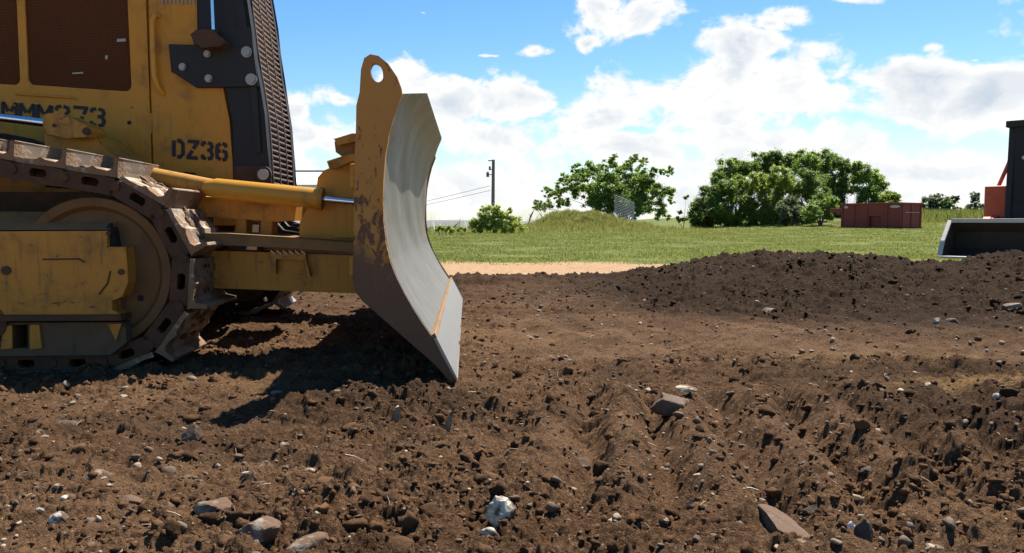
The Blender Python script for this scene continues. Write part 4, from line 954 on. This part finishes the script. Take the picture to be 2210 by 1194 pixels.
def gb_(px, py, Y): 
    p = at(px, py, Y); return (p.x, p.y, float(ground_h(np.array([p.x]), np.array([p.y]))[0]))
T1 = [(1168,448,9),(1158,444,7),(1182,442,9),(1202,420,10),(1180,416,8),(1218,436,11),(1232,412,12),(1212,402,9),(1250,398,13),(1236,384,10),(1215,385,7),(1246,362,9),(1270,362,10),(1262,378,10),(1285,375,13),(1292,398,15),(1318,392,16),(1305,360,9),
 (1324,342,7),(1322,356,8),(1342,372,13),(1367,340,7),(1358,356,9),(1390,348,6),(1386,364,9),(1378,382,12),(1410,372,8),(1430,372,6),(1446,372,6),(1449,362,5),(1402,392,13),(1385,410,14),(1415,412,12),(1438,416,10),(1452,414,6),(1448,432,6),
 (1360,420,17),(1330,420,17),(1296,424,17),(1268,420,13),(1340,446,15),(1392,440,15),(1418,448,13),(1300,446,13),(1345,400,22),(1370,395,20),(1310,410,20),(1380,430,20),(1345,430,24),(1275,440,12),(1400,410,16),(1370,456,13),(1430,462,11)]
tree('spreading_tree', 'spreading tree with layered sprays of leaves behind the grassy hump', 'tree', [(x, y, r, 60 + 1.5 * math.sin(i * 2.3)) for i, (x, y, r) in enumerate(T1)], m_leafm, 110000, .075, 1, gb_(1345, 487, 60), .07, sub=14, subr=.48, spread=1.45, squash=.7)
tree('sapling', 'small thin sapling between the spreading tree and the dense thicket', 'tree', [(1480, 424, 6, 62), (1468, 455, 7, 62), (1476, 470, 9, 62), (1462, 474, 8, 62)], m_leafd, 900, .10, 2, gb_(1474, 487, 62), .03, sub=4)
GT = 'trees of the dense thicket'
def th(lbl, cl, m, n, sd, bx, Y, sz=.16, nm='thicket_tree'):
    cl = cl + [(bx, 474, 22), (bx - 22, 476, 18)] if nm != 'bush' and bx < 1900 else cl
    tree(nm, lbl, 'tree' if nm != 'bush' else 'bush', [(x, y, r, Y + .9 * math.sin(x * .1)) for x, y, r in cl], m, int(n * 4.2), sz * .55, sd, gb_(bx, 487, Y), .09, sub=22, subr=.30, spread=.95, group=GT)
th('rounded tree at the left end of the back of the thicket', [(1570,372,26),(1598,362,22),(1552,388,22),(1585,395,30)], m_leafm, 8000, 21, 1575, 72)
th('tall tree rising over the left middle of the thicket', [(1640,352,26),(1668,344,20),(1620,365,22),(1690,350,24),(1655,375,30)], m_leafd, 9500, 22, 1655, 73)
th('tallest tree at the middle of the thicket top', [(1720,342,20),(1745,352,24),(1770,345,22),(1735,372,30),(1790,355,24),(1770,385,30)], m_leafm, 10500, 23, 1750, 72)
th('dark tree behind the right middle of the thicket', [(1815,358,22),(1830,385,28),(1808,400,26),(1800,430,28)], m_leafd, 8000, 24, 1815, 70)
th('rounded tree on the right shoulder of the thicket', [(1862,366,22),(1885,385,24),(1860,400,28),(1898,412,24),(1872,435,26)], m_leafm, 8500, 25, 1875, 69)
th('low tree at the right end of the thicket', [(1915,432,20),(1930,450,18),(1895,455,20),(1935,425,9)], m_leafl, 4500, 26, 1915, 67)
th('dark tree at the front left corner of the thicket', [(1522,425,24),(1512,455,26),(1545,445,28),(1535,470,22),(1510,475,16),(1550,412,20)], m_leafd, 10000, 27, 1525, 63, .14)
th('leafy green tree in the front left of the thicket', [(1575,415,28),(1600,438,32),(1565,455,26),(1610,470,22),(1590,402,22)], m_leafm, 10500, 28, 1590, 62, .14)
th('bright green tree at the middle front of the thicket', [(1645,400,28),(1680,385,26),(1660,425,32),(1700,400,24),(1640,455,28),(1625,395,20)], m_leafl, 11000, 29, 1660, 61, .14)
th('shady tree behind the pale bushes of the thicket', [(1740,395,30),(1770,410,30),(1730,430,30),(1700,445,28),(1690,470,20),(1660,470,22)], m_leafd, 11000, 30, 1735, 62, .14)
th('greyish rounded bush at the foot of the thicket', [(1705,445,20),(1720,462,20),(1700,475,14),(1690,455,16)], m_leafg, 4500, 31, 1708, 57, .11, 'bush')
th('bright bush left of the red dumpster', [(1770,440,24),(1752,460,20),(1785,458,20),(1795,435,14)], m_leafm, 5200, 32, 1770, 56, .11, 'bush')
tree('weed_bush', 'yellow green leafy weed bush beside the utility pole', 'bush', [(1062, 460, 16, 46), (1040, 472, 16, 46), (1030, 488, 14, 46), (1080, 488, 18, 46), (1110, 490, 16, 46), (1085, 470, 15, 46), (1110, 474, 12, 46), (1055, 480, 14, 46), (1022, 482, 8, 46), (1045, 452, 7, 46), (1075, 448, 5, 46), (1100, 455, 6, 46)], m_weed, 30000, .05, 41, gb_(1065, 495, 46), .02, sub=14, subr=.4, spread=1.1)
for i, (x, w, lb1) in enumerate(((950, 10, 'low bright weed nearest the blade on the field edge'), (968, 12, 'low bright weed left of the yellow green bush'), (996, 7, 'tiny weed between the low bright weed and the bush'))):
    tree('weed', lb1, 'weed', [(x, 492, w * .6, 40), (x + 8, 496, w * .6, 40), (x - 7, 497, w * .5, 40)], m_weed, 1500, .045, 50 + i, gb_(x, 500, 40), .012, sub=4)
RW = [(2002,450,12,'leafy shrub right behind the red dumpster'),(2022,440,14,'taller shrub in the row between dumpster and loader'),(2045,452,12,'rounded low shrub in the row between dumpster and loader'),(2060,436,6,'thin shrub right of the rounded low shrub'),(2105,432,8,'sparse feathery shrub next to the red loader')]
for i, (x, y, w, lb1) in enumerate(RW):
    tree('shrub', lb1, 'shrub', [(x, y - 6, w, 66), (x - 5, y + 14, w * .9, 66), (x + 7, y + 16, w * .9, 66), (x + 3, y - w, w * .5, 66), (x - 14, y + 18, w * .7, 67), (x + 16, y + 20, w * .7, 67)], m_leafg if i != 2 else m_leafm, 14000 if i < 3 else 6000, .06, 60 + i, gb_(x, 475, 66), .02, sub=22, subr=.36, spread=1.5, group='shrubs between the dumpster and the loader')
# ------------------------------------------------------------------ grass
def blades(name, X, Y, hgt, wd, m, lean=.5, zf=ground_h):
    n = len(X); Z = zf(X, Y); a = rng.uniform(0, 2 * math.pi, n); l = rng.uniform(0, lean, n) * hgt
    B = np.stack([X, Y, Z - .01], 1); s = np.stack([np.cos(a) * wd, np.sin(a) * wd, wd * 0], 1); la = rng.uniform(0, 2 * math.pi, n)
    tip = B + np.stack([np.cos(la) * l, np.sin(la) * l, hgt], 1); md = B * .5 + tip * .5 + np.stack([-np.cos(la) * l * .15, -np.sin(la) * l * .15, hgt * .12], 1)
    V = np.stack([B - s, B + s, md + s * .7, tip, md - s * .7], 1).reshape(-1, 3); k = (np.arange(n) * 5)[:, None, None]
    return np_mesh(name, V, (np.array([[0, 1, 2, 3, 4]])[None] + k).reshape(-1, 5), m, smooth=False)
n = 330000; Y = 10.4 + 52 * rng.random(n) ** 1.7; X = rng.uniform(-.32, .74, n) * Y
sm = sand_mask(X, Y); cl = fbm(X * .5, Y * .5, 4, .6)
keep = (rng.random(n) > sm * 1.12 + .05) & (rng.random(n) < .72 + 1.5 * cl) & (rng.random(n) > .5 * (Y < 12))
X, Y, cl = X[keep], Y[keep], cl[keep]
o = blades('grass', X, Y, (.018 + .022 * rng.random(len(X)) + .0006 * Y) * (1 + 1.0 * cl), .0028 + .00038 * Y, m_grass, 1.1); tag(o, 'short mown green grass covering the field', 'grass', kind='stuff')
n = 60000; X = rng.normal(4.5, 2.6, n); Y = rng.normal(51, 2.2, n); 
o = blades('tall_grass', X, Y, rng.uniform(.08, .36, n) * (1 + 1.2 * fbm(X, Y, 2)), np.full(n, .008), m_tall, .6); tag(o, 'tall yellowing grass covering the hump before the tree', 'tall grass', kind='stuff')
n = 45000; X = rng.uniform(24, 48, n); Y = rng.normal(64, 1.8, n); keep = X / Y > .48; X, Y = X[keep], Y[keep]
o = blades('rough_grass', X, Y, rng.uniform(.2, 1.0, len(X)), np.full(len(X), .014), m_grass, .5); tag(o, 'rough green grass along the far edge of the field at right', 'rough grass', kind='stuff')
n = 9000; X = rng.uniform(-6, 2.5, n); Y = rng.normal(60, 3, n)
o = blades('far_weeds', X, Y, rng.uniform(.1, .35, n), np.full(n, .02), m_grass, .6); tag(o, 'low weeds along the far left edge of the field', 'weeds', kind='stuff')
n = 130; X = np.concatenate([rng.uniform(-5.2, -2.6, 60), rng.uniform(.3, 2.2, 70)]) * 1.0; Y = rng.normal(52, .8, n)
o = blades('seed_stalks', X, Y, rng.uniform(.5, 1.35, n), np.full(n, .012), m_reed, .9); tag(o, 'thin pale arching seed stalks above the weeds near the pole', 'seed stalks', kind='stuff')
# ------------------------------------------------------------------ hills
def hills():
    xs_ = np.linspace(-700, 700, 240); rows = []; hh = 9 + 5 * fbm(xs_ * .006, xs_ * 0 + 3, 4) + 1.6 * fbm(xs_ * .09, xs_ * 0 + 5, 3)
    for k, (dy, f) in enumerate(((0, 0), (25, .55), (60, .9), (120, 1), (260, .3))): rows.append(np.stack([xs_, 760 + dy + xs_ * 0, -9 + (hh * f * .9 + 0) * 1.0], 1))
    V = np.concatenate(rows); m, t, b = mat('haze_tinted_woodland'); v = objc(t); nn = NZ(t, v, .12, 6, .7)
    setc(t, b, 'Base Color', MX(t, nn, (.10, .115, .115), (.18, .19, .18))); setc(t, b, 'Roughness', 1.); bump(t, b, nn, 1, 3)  # greyed base colour has the distance haze painted in
    o = np_mesh('hills', V, grid_faces(5, 240), m); tag(o, kind='structure')
hills()
# ------------------------------------------------------------------ white building at far left
m_galv0 = painted('grey_flashing', (.25, .26, .27))
def building():
    Y0 = 82; x0, x1 = at(560, 400, Y0).x, at(766, 400, Y0).x; zt_ = at(650, 401, Y0).z; z0 = -2.6
    root = empty('building', ((x0 + x1) / 2, Y0 + 5, z0)); w = x1 - x0
    m, t, b_ = mat('white_metal_cladding'); v = objc(t); s = N(t, 'ShaderNodeSeparateXYZ'); L(t, v, s.inputs[0])
    rb_ = M_(t, 'SINE', M_(t, 'MULTIPLY', s.outputs[0], 2 * math.pi / .3)); setc(t, b_, 'Base Color', MX(t, NZ(t, v, .6, 4), (.80, .80, .78), (.86, .86, .84))); bump(t, b_, rb_, .4, .02)
    b = MB(); b.box((-w / 2, -5, 0), (w / 2, 5, zt_ - z0))
    for xg in (-w / 2, w / 2 - .2): b.add([(xg, -4.9, zt_ - z0 - .02), (xg, 4.9, zt_ - z0 - .02), (xg, 0, zt_ - z0 + 1.56), (xg + .2, -4.9, zt_ - z0 - .02), (xg + .2, 4.9, zt_ - z0 - .02), (xg + .2, 0, zt_ - z0 + 1.56)], [(0, 2, 1), (3, 4, 5), (0, 3, 5, 2), (1, 2, 5, 4)])
    b.build('wall', m, root)
    m2 = painted('white_roof', (.78, .78, .77), wear=.1, dirt=.1)
    b = MB(); h = zt_ - z0; b.add([(-w / 2 - .3, -5.4, h), (w / 2 + .3, -5.4, h), (w / 2 + .3, 0, h + 1.6), (-w / 2 - .3, 0, h + 1.6), (w / 2 + .3, 5.4, h), (-w / 2 - .3, 5.4, h), (-w / 2 - .3, -5.4, h + .12), (w / 2 + .3, -5.4, h + .12), (w / 2 + .3, 0, h + 1.72), (-w / 2 - .3, 0, h + 1.72), (w / 2 + .3, 5.4, h + .12), (-w / 2 - .3, 5.4, h + .12)],
      [(6, 7, 8, 9), (9, 8, 10, 11), (0, 3, 2, 1), (3, 5, 4, 2), (0, 1, 7, 6), (5, 11, 10, 4), (0, 6, 9, 3), (3, 9, 11, 5), (1, 2, 8, 7), (2, 4, 10, 8)]); b.build('roof', m2, root)
    b = MB(); b.box((-w / 2 - .3, -.15, h + 1.70), (w / 2 + .3, .15, h + 1.86)); b.build('ridge_cap', m_galv0, root)
    b = MB(); b.box((-3, -5.05, 0), (.4, -5.01, 3.4)); b.build('door', m2, root)
    tag(root, 'long white metal building far behind the blade bracket', 'building')
building()
# ------------------------------------------------------------------ utility pole and wires
Yp = 85; pb = at(1063, 470, Yp); ptp = at(1066, 345, Yp)
pole = empty('utility_pole', (pb.x, pb.y, -2.4)); m_wood = painted('weathered_pole', (.16, .14, .125), wear=.3, dirt=.3, rough=.9)
b = MB(); b.tube([(0, 0, 0), (.1, 0, ptp.z + 2.4)], [.21, .16], 12); b.build('shaft', m_wood, pole, smooth=50)
za = at(1060, 375, Yp).z + 2.4
b = MB(); b.tube([(-.5, -.1, za - .35), (-.5, -.1, za + .1), (-.5, -.1, za + .2)], [.15, .15, .06], 12); b.tube([(-.28, -.1, za + .35), (-.28, -.1, za + .75)], .11, 10); b.bar((-.55, 0, za - .1), (.05, 0, za - .1), .08, .08); b.bar((-.3, 0, za + .45), (.05, 0, za + .45), .08, .08)
b.build('transformer', painted('grey_transformer', (.10, .12, .13)), pole, smooth=40)
b = MB(); b.bar((-.45, 0, ptp.z + 2.3), (.25, 0, ptp.z + 2.32), .09, .1); b.build('crossarm', m_wood, pole)
tag(pole, 'lone wooden utility pole with a small transformer', 'utility pole')
m_wire = mat('cable')[0]; m_wire.node_tree.nodes['Principled BSDF'].inputs['Base Color'].default_value = (.05, .05, .055, 1)
for i, (p0, p1, lbl) in enumerate((((1058, 401), (700, 478), 'upper overhead wire running left from the utility pole'), ((1058, 411), (700, 482), 'lower overhead wire running left from the utility pole'))):
    A = at(*p0, Yp); B_ = at(*p1, Yp + 40); B_.z = A.z - .4 - .3 * i if False else B_.z
    b = MB(); b.tube([A.lerp(B_, k / 10) - Vector((0, 0, 1.0 * (k / 10) * (1 - k / 10))) for k in range(11)], .022, 5); o = b.build('overhead_wire', m_wire); tag(o, lbl, 'wire', 'overhead wires')
# ------------------------------------------------------------------ wire mesh panel leaning in the grass
Yf = 55; A, B_ = at(1327, 470, Yf), at(1368, 474, Yf); fz = float(ground_h(np.array([A.x]), np.array([A.y]))[0])
fp_ = empty('mesh_fence_panel', (A.x, A.y, fz)); m_galv = mat('galvanised_wire')[0]; m_galv.node_tree.nodes['Principled BSDF'].inputs['Base Color'].default_value = (.42, .45, .48, 1)
W_ = B_.x - A.x; b = MB(); zt1 = at(1328, 421, Yf).z - fz; zt2 = at(1368, 438, Yf).z - fz
for k in range(15):
    t = k / 14; b.tube([(W_ * t, 0, .1), (W_ * t, 0, zt1 + (zt2 - zt1) * t)], .007, 4)
for k in range(18):
    t = k / 17; b.tube([(0, 0, .1 + (zt1 - .1) * t), (W_, 0, .1 + (zt2 - .1) * t)], .007, 4)
b.build('wire_mesh', m_galv, fp_)
b = MB(); b.tube([(0, 0, 0), (0, 0, zt1)], .025, 8); b.tube([(W_, 0, 0), (W_, 0, zt2)], .025, 8); b.tube([(0, 0, zt1), (W_, 0, zt2)], .02, 8); b.build('frame', m_galv, fp_)
tag(fp_, 'slanted grey wire mesh panel standing before the spreading tree', 'fence panel')
# ------------------------------------------------------------------ red dumpster
Yd = 50; cA = at(1945, 497, Yd - .0); cx, cy = cA.x, cA.y; yaw = R(-32); zg = float(ground_h(np.array([cx]), np.array([cy]))[0]) - .02
hD = at(1945, 437, Yd).z - zg
dm = empty('dumpster', (cx, cy, zg), 0); Ld, Sd = 4.15, 2.35
ux = Vector((-math.cos(R(55)), math.sin(R(55)), 0)); vx = Vector((math.sin(R(55)), math.cos(R(55)), 0))
m_red = painted('faded_red_paint', (.23, .043, .030), mud=(.13, .06, .035), wear=.35, dirt=.4, rough=.75, sc=.5)
def fbx(b, u0, u1, v0, v1, z0, z1): b.obox(ux * (u0 + u1) / 2 + vx * (v0 + v1) / 2 + Vector((0, 0, (z0 + z1) / 2)), ux * (u1 - u0), vx * (v1 - v0), (0, 0, z1 - z0))
b = MB(); t_w = .06
hx0, hx1, hz = 1.35, 2.15, .82     # opening in the long wall
fbx(b, 0, hx0, 0, t_w, .1, hD); fbx(b, hx1, Ld, 0, t_w, .1, hD); fbx(b, hx0, hx1, 0, t_w, hz, hD)
fbx(b, 0, t_w, t_w, Sd, .1, hD); fbx(b, Ld - t_w, Ld, t_w, Sd, .1, hD); fbx(b, t_w, Ld - t_w, Sd - t_w, Sd, .1, hD); fbx(b, t_w, Ld - t_w, t_w, Sd - t_w, .1, .16)
b.build('body', m_red, dm)
b = MB(); fbx(b, hx0 - .1, hx1 + .1, .22, .26, .17, hz + .05); b.build('inner_panel', m_red, dm)
b = MB(); fbx(b, .01, Ld - .01, .01, Sd - .01, hD - .10, hD - .02); b.build('shading_lid', m_red, dm)  # top closure added so the inside falls dark
b = MB(); fbx(b, -.06, Ld + .06, -.07, .0, hD - .12, hD); fbx(b, -.06, .0, 0, Sd + .06, hD - .12, hD); fbx(b, -.06, Ld + .06, Sd, Sd + .07, hD - .12, hD); fbx(b, Ld, Ld + .06, 0, Sd, hD - .12, hD)
b.build('rim', m_red, dm, bevel=.01)
b = MB()
for u in (.05, .95, 2.3, 3.2, 4.05): b = MB(); fbx(b, u - .05, u + .05, -.055, -.001, .1, hD - .121); b.build('rib', m_red, dm)
for v in (.1, 1.1, 2.2): b = MB(); fbx(b, -.055, -.001, v - .05, v + .05, .1, hD - .121); b.build('rib', m_red, dm)
b = MB(); fbx(b, -.08, Ld + .02, -.02, Sd, 0, .098); b.build('skid', m_iron, dm)
m_lab = mat('pale_label')[0]; m_lab.node_tree.nodes['Principled BSDF'].inputs['Base Color'].default_value = (.5, .42, .36, 1)
b = MB()
def oval(b, u, z, ru, rz, v=-.062):
    vs = [ux * (u + ru * math.cos(2 * math.pi * k / 16)) + vx * v + Vector((0, 0, z + rz * math.sin(2 * math.pi * k / 16))) for k in range(16)]; b.add(vs, [tuple(range(16))])
oval(b, .42, hD - .25, .34, .09); oval(b, 3.75, hD - .25, .14, .09); b.build('label', m_lab, dm)
b = MB(); fbx(b, -.075, -.056, .3, 1.9, hD * .62, hD * .62 + .03); b.build('latch_bar', m_lab, dm)
b = MB(); p = ux * (Ld) + vx * .4 + Vector((0, 0, hD - .45)); b.bar(p, p + ux * .9, .5, .28); b.bar(p + Vector((0, 0, -.25)), p + ux * .6 + Vector((0, 0, -.25)), .2, .12); b.build('hoist_hook', m_red, dm, bevel=.02)
tag(dm, 'weathered red steel dumpster standing on the grass', 'dumpster')
# ------------------------------------------------------------------ red loader at the right edge
al = R(45); fwd = Vector((-math.sin(al), -math.cos(al), 0)); rgt = Vector((math.cos(al), -math.sin(al), 0))
cL = at(2029, 551, 14.0); W2_ = 2.2; mid = cL + rgt * W2_ / 2; root_c = mid - fwd * 2.3
ld = empty('track_loader', (root_c.x, root_c.y, 0), math.atan2(rgt.y, rgt.x))   # local x = viewer right, local y = back
tag(ld, 'red and black track loader facing left with its bucket resting behind the mound', 'loader')
m_or = painted('orange_red_paint', (.48, .078, .032), mud=(.2, .09, .05), wear=.2, dirt=.3, rough=.5)
m_bs = metal('worn_bucket_steel', (.42, .39, .36), rough=.55, met=.1, amt=.3); m_bin = painted('dark_bucket_inside', (.034, .024, .018), wear=.3, dirt=.3, rough=.8)
zb0 = cL.z - .02; fy = -2.3; hw = W2_ / 2; top = at(2050, 477, 14.2).z
b = MB()   # bucket shell: floor, back, profile in (y,z) swept across x
pf = [(fy, zb0), (fy + .62, zb0 - .01), (fy + .80, zb0 + .12), (fy + .78, zb0 + .42), (fy + .50, top), ]
th_ = .03; vs = []; fs = []
for x in (-hw + .02, hw - .02):
    vs += [(x, y, z) for y, z in pf] + [(x, y + th_, z - th_ * (1 if i < 3 else -.2)) for i, (y, z) in enumerate(pf)]
n5 = 5
for i in range(n5 - 1): fs += [(i, i + 1, i + 1 + 10, i + 10), (i + 5, i + 15, i + 16, i + 6)]
fs += [(0, 10, 15, 5), (4, 9, 19, 14)]
b.add(vs, fs); bk = b.build('bucket', m_bin, ld)
def sidep(x0, x1):
    b = MB(); P_ = pf + [(fy + .45, top), (fy + .1, zb0 + .25), (fy - .02, zb0)]
    vs = [(x0, y, z) for y, z in P_] + [(x1, y, z) for y, z in P_]; k = len(P_)
    b.add(vs, [tuple(range(k)), tuple(range(2 * k - 1, k - 1, -1))] + [(i, i + k, (i + 1) % k + k, (i + 1) % k) for i in range(k)]); return b
sidep(-hw - .01, -hw + .02).build('side_plate', m_bin, bk); sidep(hw - .02, hw + .01).build('side_plate', m_bin, bk)
b = MB()
for x in (-hw, hw): b.bar((x, fy - .03, zb0 + .02), (x, fy + .10, zb0 + .26), .07, .035, up=(0, 1, 0)); b.bar((x, fy + .10, zb0 + .26), (x, fy + .46, top), .07, .035, up=(0, 1, 0))
b.build('edge_bar', m_bs, bk, bevel=.004)
b = MB(); b.box((-hw + .03, fy + .42, top - .03), (hw - .03, fy + .50, top + .04)); b.build('top_rail', m_bs, bk, bevel=.004)
b = MB(); b.box((-hw - .01, fy - .12, zb0 - .02), (hw + .01, fy + .12, zb0 + .012)); b.build('bucket_lip', m_bs, bk, bevel=.004)
# body
zc_ = at(2185, 270, 15.5).z
b = MB(); b.box((-.98, -.3, .45), (-.60, 1.9, at(2140, 404, 15.8).z)); b.box((.60, -.3, .45), (.98, 1.9, 1.45)); b.box((-.6, -.45, .30), (.6, 2.0, 1.0)); b.build('body', m_or, ld, bevel=.03)
b = MB()
for s in (-1, 1): b.bar((s * .80, 1.6, 1.0), (s * .78, -.75, .72), .14, .16); b.bar((s * .78, -.75, .75), (s * .78, -1.40, .35), .14, .2)
b.build('lift_arm', m_or, ld, bevel=.015)
b = MB()
for s in (-1, 1): b.tube([(s * .64, -.5, .6), (s * .64, -1.35, .55)], .045, 12)
b.bar((-.8, -1.40, .45), (.8, -1.40, .45), .10, .4); b.build('quick_coupler', m_iron, ld)
b = MB(); x0_, x1_ = -.52, .52
for x in (x0_, x1_):
    b.bar((x, -.50, .75), (x, -.42, zc_ - .1), .09, .10, up=(1, 0, 0)); b.bar((x, 1.0, .9), (x, .95, zc_ - .1), .08, .09, up=(1, 0, 0))
b.box((x0_ - .08, -.58, zc_ - .12), (x1_ + .08, 1.1, zc_)); b.box((x0_, -.50, .75), (x1_, -.40, 1.1)); b.bar((x0_ - .02, -.35, 1.05), (x0_ - .02, .95, 1.05), .05, .14); b.bar((x1_ + .02, -.35, 1.05), (x1_ + .02, .95, 1.05), .05, .14)
cab = b.build('cab', m_blk, ld, bevel=.012)
mg, tg, bg_ = mat('cab_glass'); setc(tg, bg_, 'Base Color', (.012, .015, .017)); setc(tg, bg_, 'Roughness', .35); bg_.inputs['Specular IOR Level'].default_value = .2
b = MB(); b.box((x0_ + .045, -.47, 1.1), (x1_ - .045, -.45, zc_ - .12)); b.box((x0_ - .005, -.35, 1.12), (x0_ + .01, .9, zc_ - .12)); b.box((x1_ - .01, -.35, 1.12), (x1_ + .005, .9, zc_ - .12)); b.build('window', mg, cab)
b = MB(); b.tube([(-.84, .0, 1.35), (-.66, .0, 1.85), (-.58, .0, 2.25)], .035, 10); b.tube([(-.74, .25, 1.35), (-.62, .25, 1.75), (-.57, .25, 2.0)], .028, 10); b.build('grab_rail', m_or, ld, smooth=50)
b = MB(); b.tube([(-.3, -.52, 1.9), (-.3, -.46, 1.9)], .035, 14); b.build('work_light', m_lab, cab)
for s in (-1, 1):
    b = MB(); n = 40; x0_, x1_ = (s * 1.02 - .2, s * 1.02 + .2); ring_ = []
    for k in range(n):
        t = k / n * 2; 
        a = math.pi * 2 * k / n; cy_ = .85 + (.95 if math.cos(a) >= 0 else -.95) * 1; ring_.append((cy_ + .33 * math.cos(a), .36 + .33 * math.sin(a)))
    vs = [(x0_, y, z) for y, z in ring_] + [(x1_, y, z) for y, z in ring_]; b.add(vs, [tuple(range(n)), tuple(range(2 * n - 1, n - 1, -1))] + [(i, i + n, (i + 1) % n + n, (i + 1) % n) for i in range(n)])
    for k in range(26):
        y = -.1 + 1.9 * k / 25
        b.box((x0_ - .005, y - .025, .68), (x1_ + .005, y + .025, .715))
    b.build('rubber_track', m_blk, ld)
print('objects', len(bpy.data.objects))
